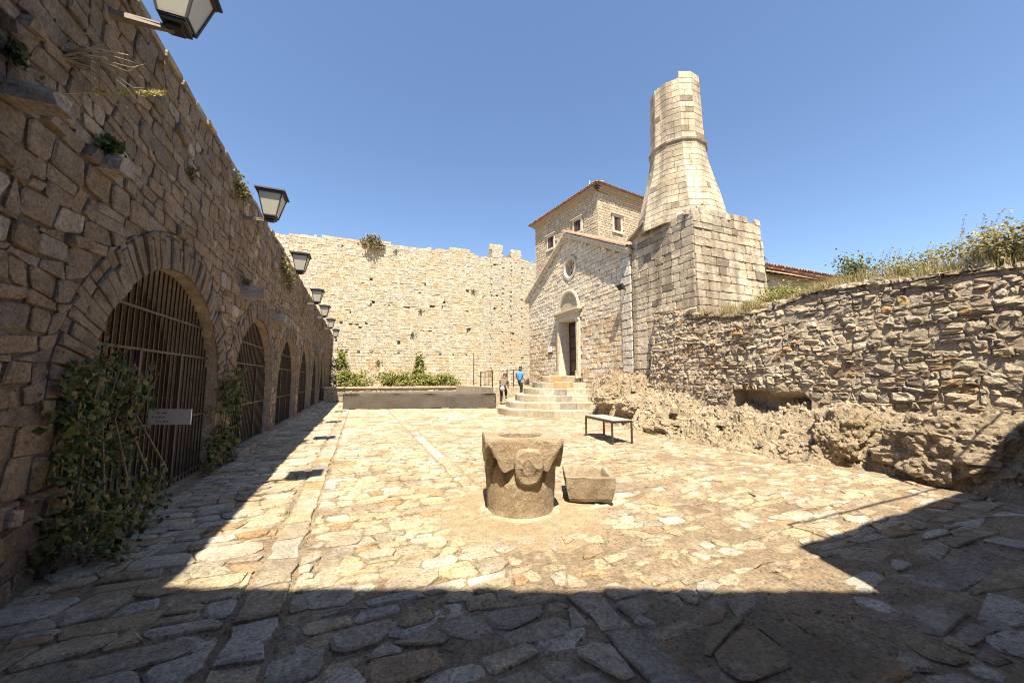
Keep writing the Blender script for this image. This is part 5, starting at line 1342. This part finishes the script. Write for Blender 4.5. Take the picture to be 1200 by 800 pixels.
Jw = dict(pelvis=(0, -.08, .86), spine=(0, .0, 1.02), chest=(0, .12, 1.20), neck=(0, .22, 1.33), head=(0, .29, 1.43), sh_l=(-.17, .13, 1.28), sh_r=(.17, .13, 1.28), el_l=(-.25, .10, 1.0), el_r=(.25, .22, 1.02), wr_l=(-.26, .18, .78), wr_r=(.2, .42, .9),
          hip_l=(-.09, -.07, .82), hip_r=(.09, -.05, .82), kn_l=(-.1, .0, .45), kn_r=(.1, .22, .68), an_l=(-.1, -.1, .08), an_r=(.1, .2, .38))
person('person in brown shirt with lilac jacket round the waist, bending forward on the steps', (7.2, 18.75, tread(7.2, 18.75)), rad(-35), Jw, 1.6, (olive, blk, hair2, .9), redc, pink)

# ================================================================== buildings behind the camera that shade the foreground
kp = thing('keep_building', 'high stone castle building behind the camera whose shadow covers the foreground', 'building', (0, -3, 0)); rk = random.Random(2)
HK = 7.5; dsh = Vector((.175, .50, 0))
def jag(p, q, h, depth, name, n=60, amp=.10):
    p, q = Vector(p), Vector(q); d = (q-p).normalized(); nn = Vector((d.y, -d.x, 0)); L = (q-p).length; vs = []; fs = []
    for i in range(n+1):
        a = p+d*(L*i/n); hz = h+amp*(nz(i*.35, 3.)+.6*nz(i*1.1, 8.))
        vs += [(a.x, a.y, -.3), (a.x, a.y, hz), (a.x+nn.x*depth, a.y+nn.y*depth, hz), (a.x+nn.x*depth, a.y+nn.y*depth, -.3)]
    for i in range(n):
        for j in range(3): fs.append((i*4+j, (i+1)*4+j, (i+1)*4+j+1, i*4+j+1))
    fs += [(0, 1, 2, 3), tuple(n*4+j for j in (3, 2, 1, 0))]
    MB().add(vs, fs).build(name, M['arcade'], kp)
P0 = Vector((-1.38, 3.83, 0))-dsh*HK; P1 = Vector((3.55, 1.77, 0))-dsh*HK
dk_ = (P0-P1).normalized(); P0 = P0+dk_*1.2; P1 = P1-dk_*1.3
jag(P0, P1, HK, 5., 'wall')
k2 = thing('gate_tower', 'square stone tower beside the camera whose shadow falls on the right of the courtyard', 'tower', (5, -1, 0)); kp = k2
H2 = 5.; Q0 = Vector((3.95, 2.44, 0))-dsh*H2; Q1 = Vector((9.3, 2.72, 0))-dsh*H2
jag(Q0, Q1+Vector((3, .1, 0)), H2, 3.2, 'wall', 60, .07)
rl = thing('iron_rail', 'thin iron rail on the tower beside the camera, throwing a line of shadow', 'rail', (4, 1, 6))
S0 = Vector((4.4, 2.8, 0))-dsh*4.4; S1 = Vector((9.4, 2.9, 0))-dsh*4.4
MB().tube([S0+Vector((0, 0, 4.4)), (S0+S1)/2+Vector((0, 0, 4.36)), S1+Vector((0, 0, 4.4))], .018, 6).build('bar', M['iron'], rl)
for a in (S0, S1): MB().tube([a+Vector((0, 0, 4.4)), Vector((a.x+.1, Q0.y-.02, 4.4))], .018, 6).build('arm', M['iron'], rl)
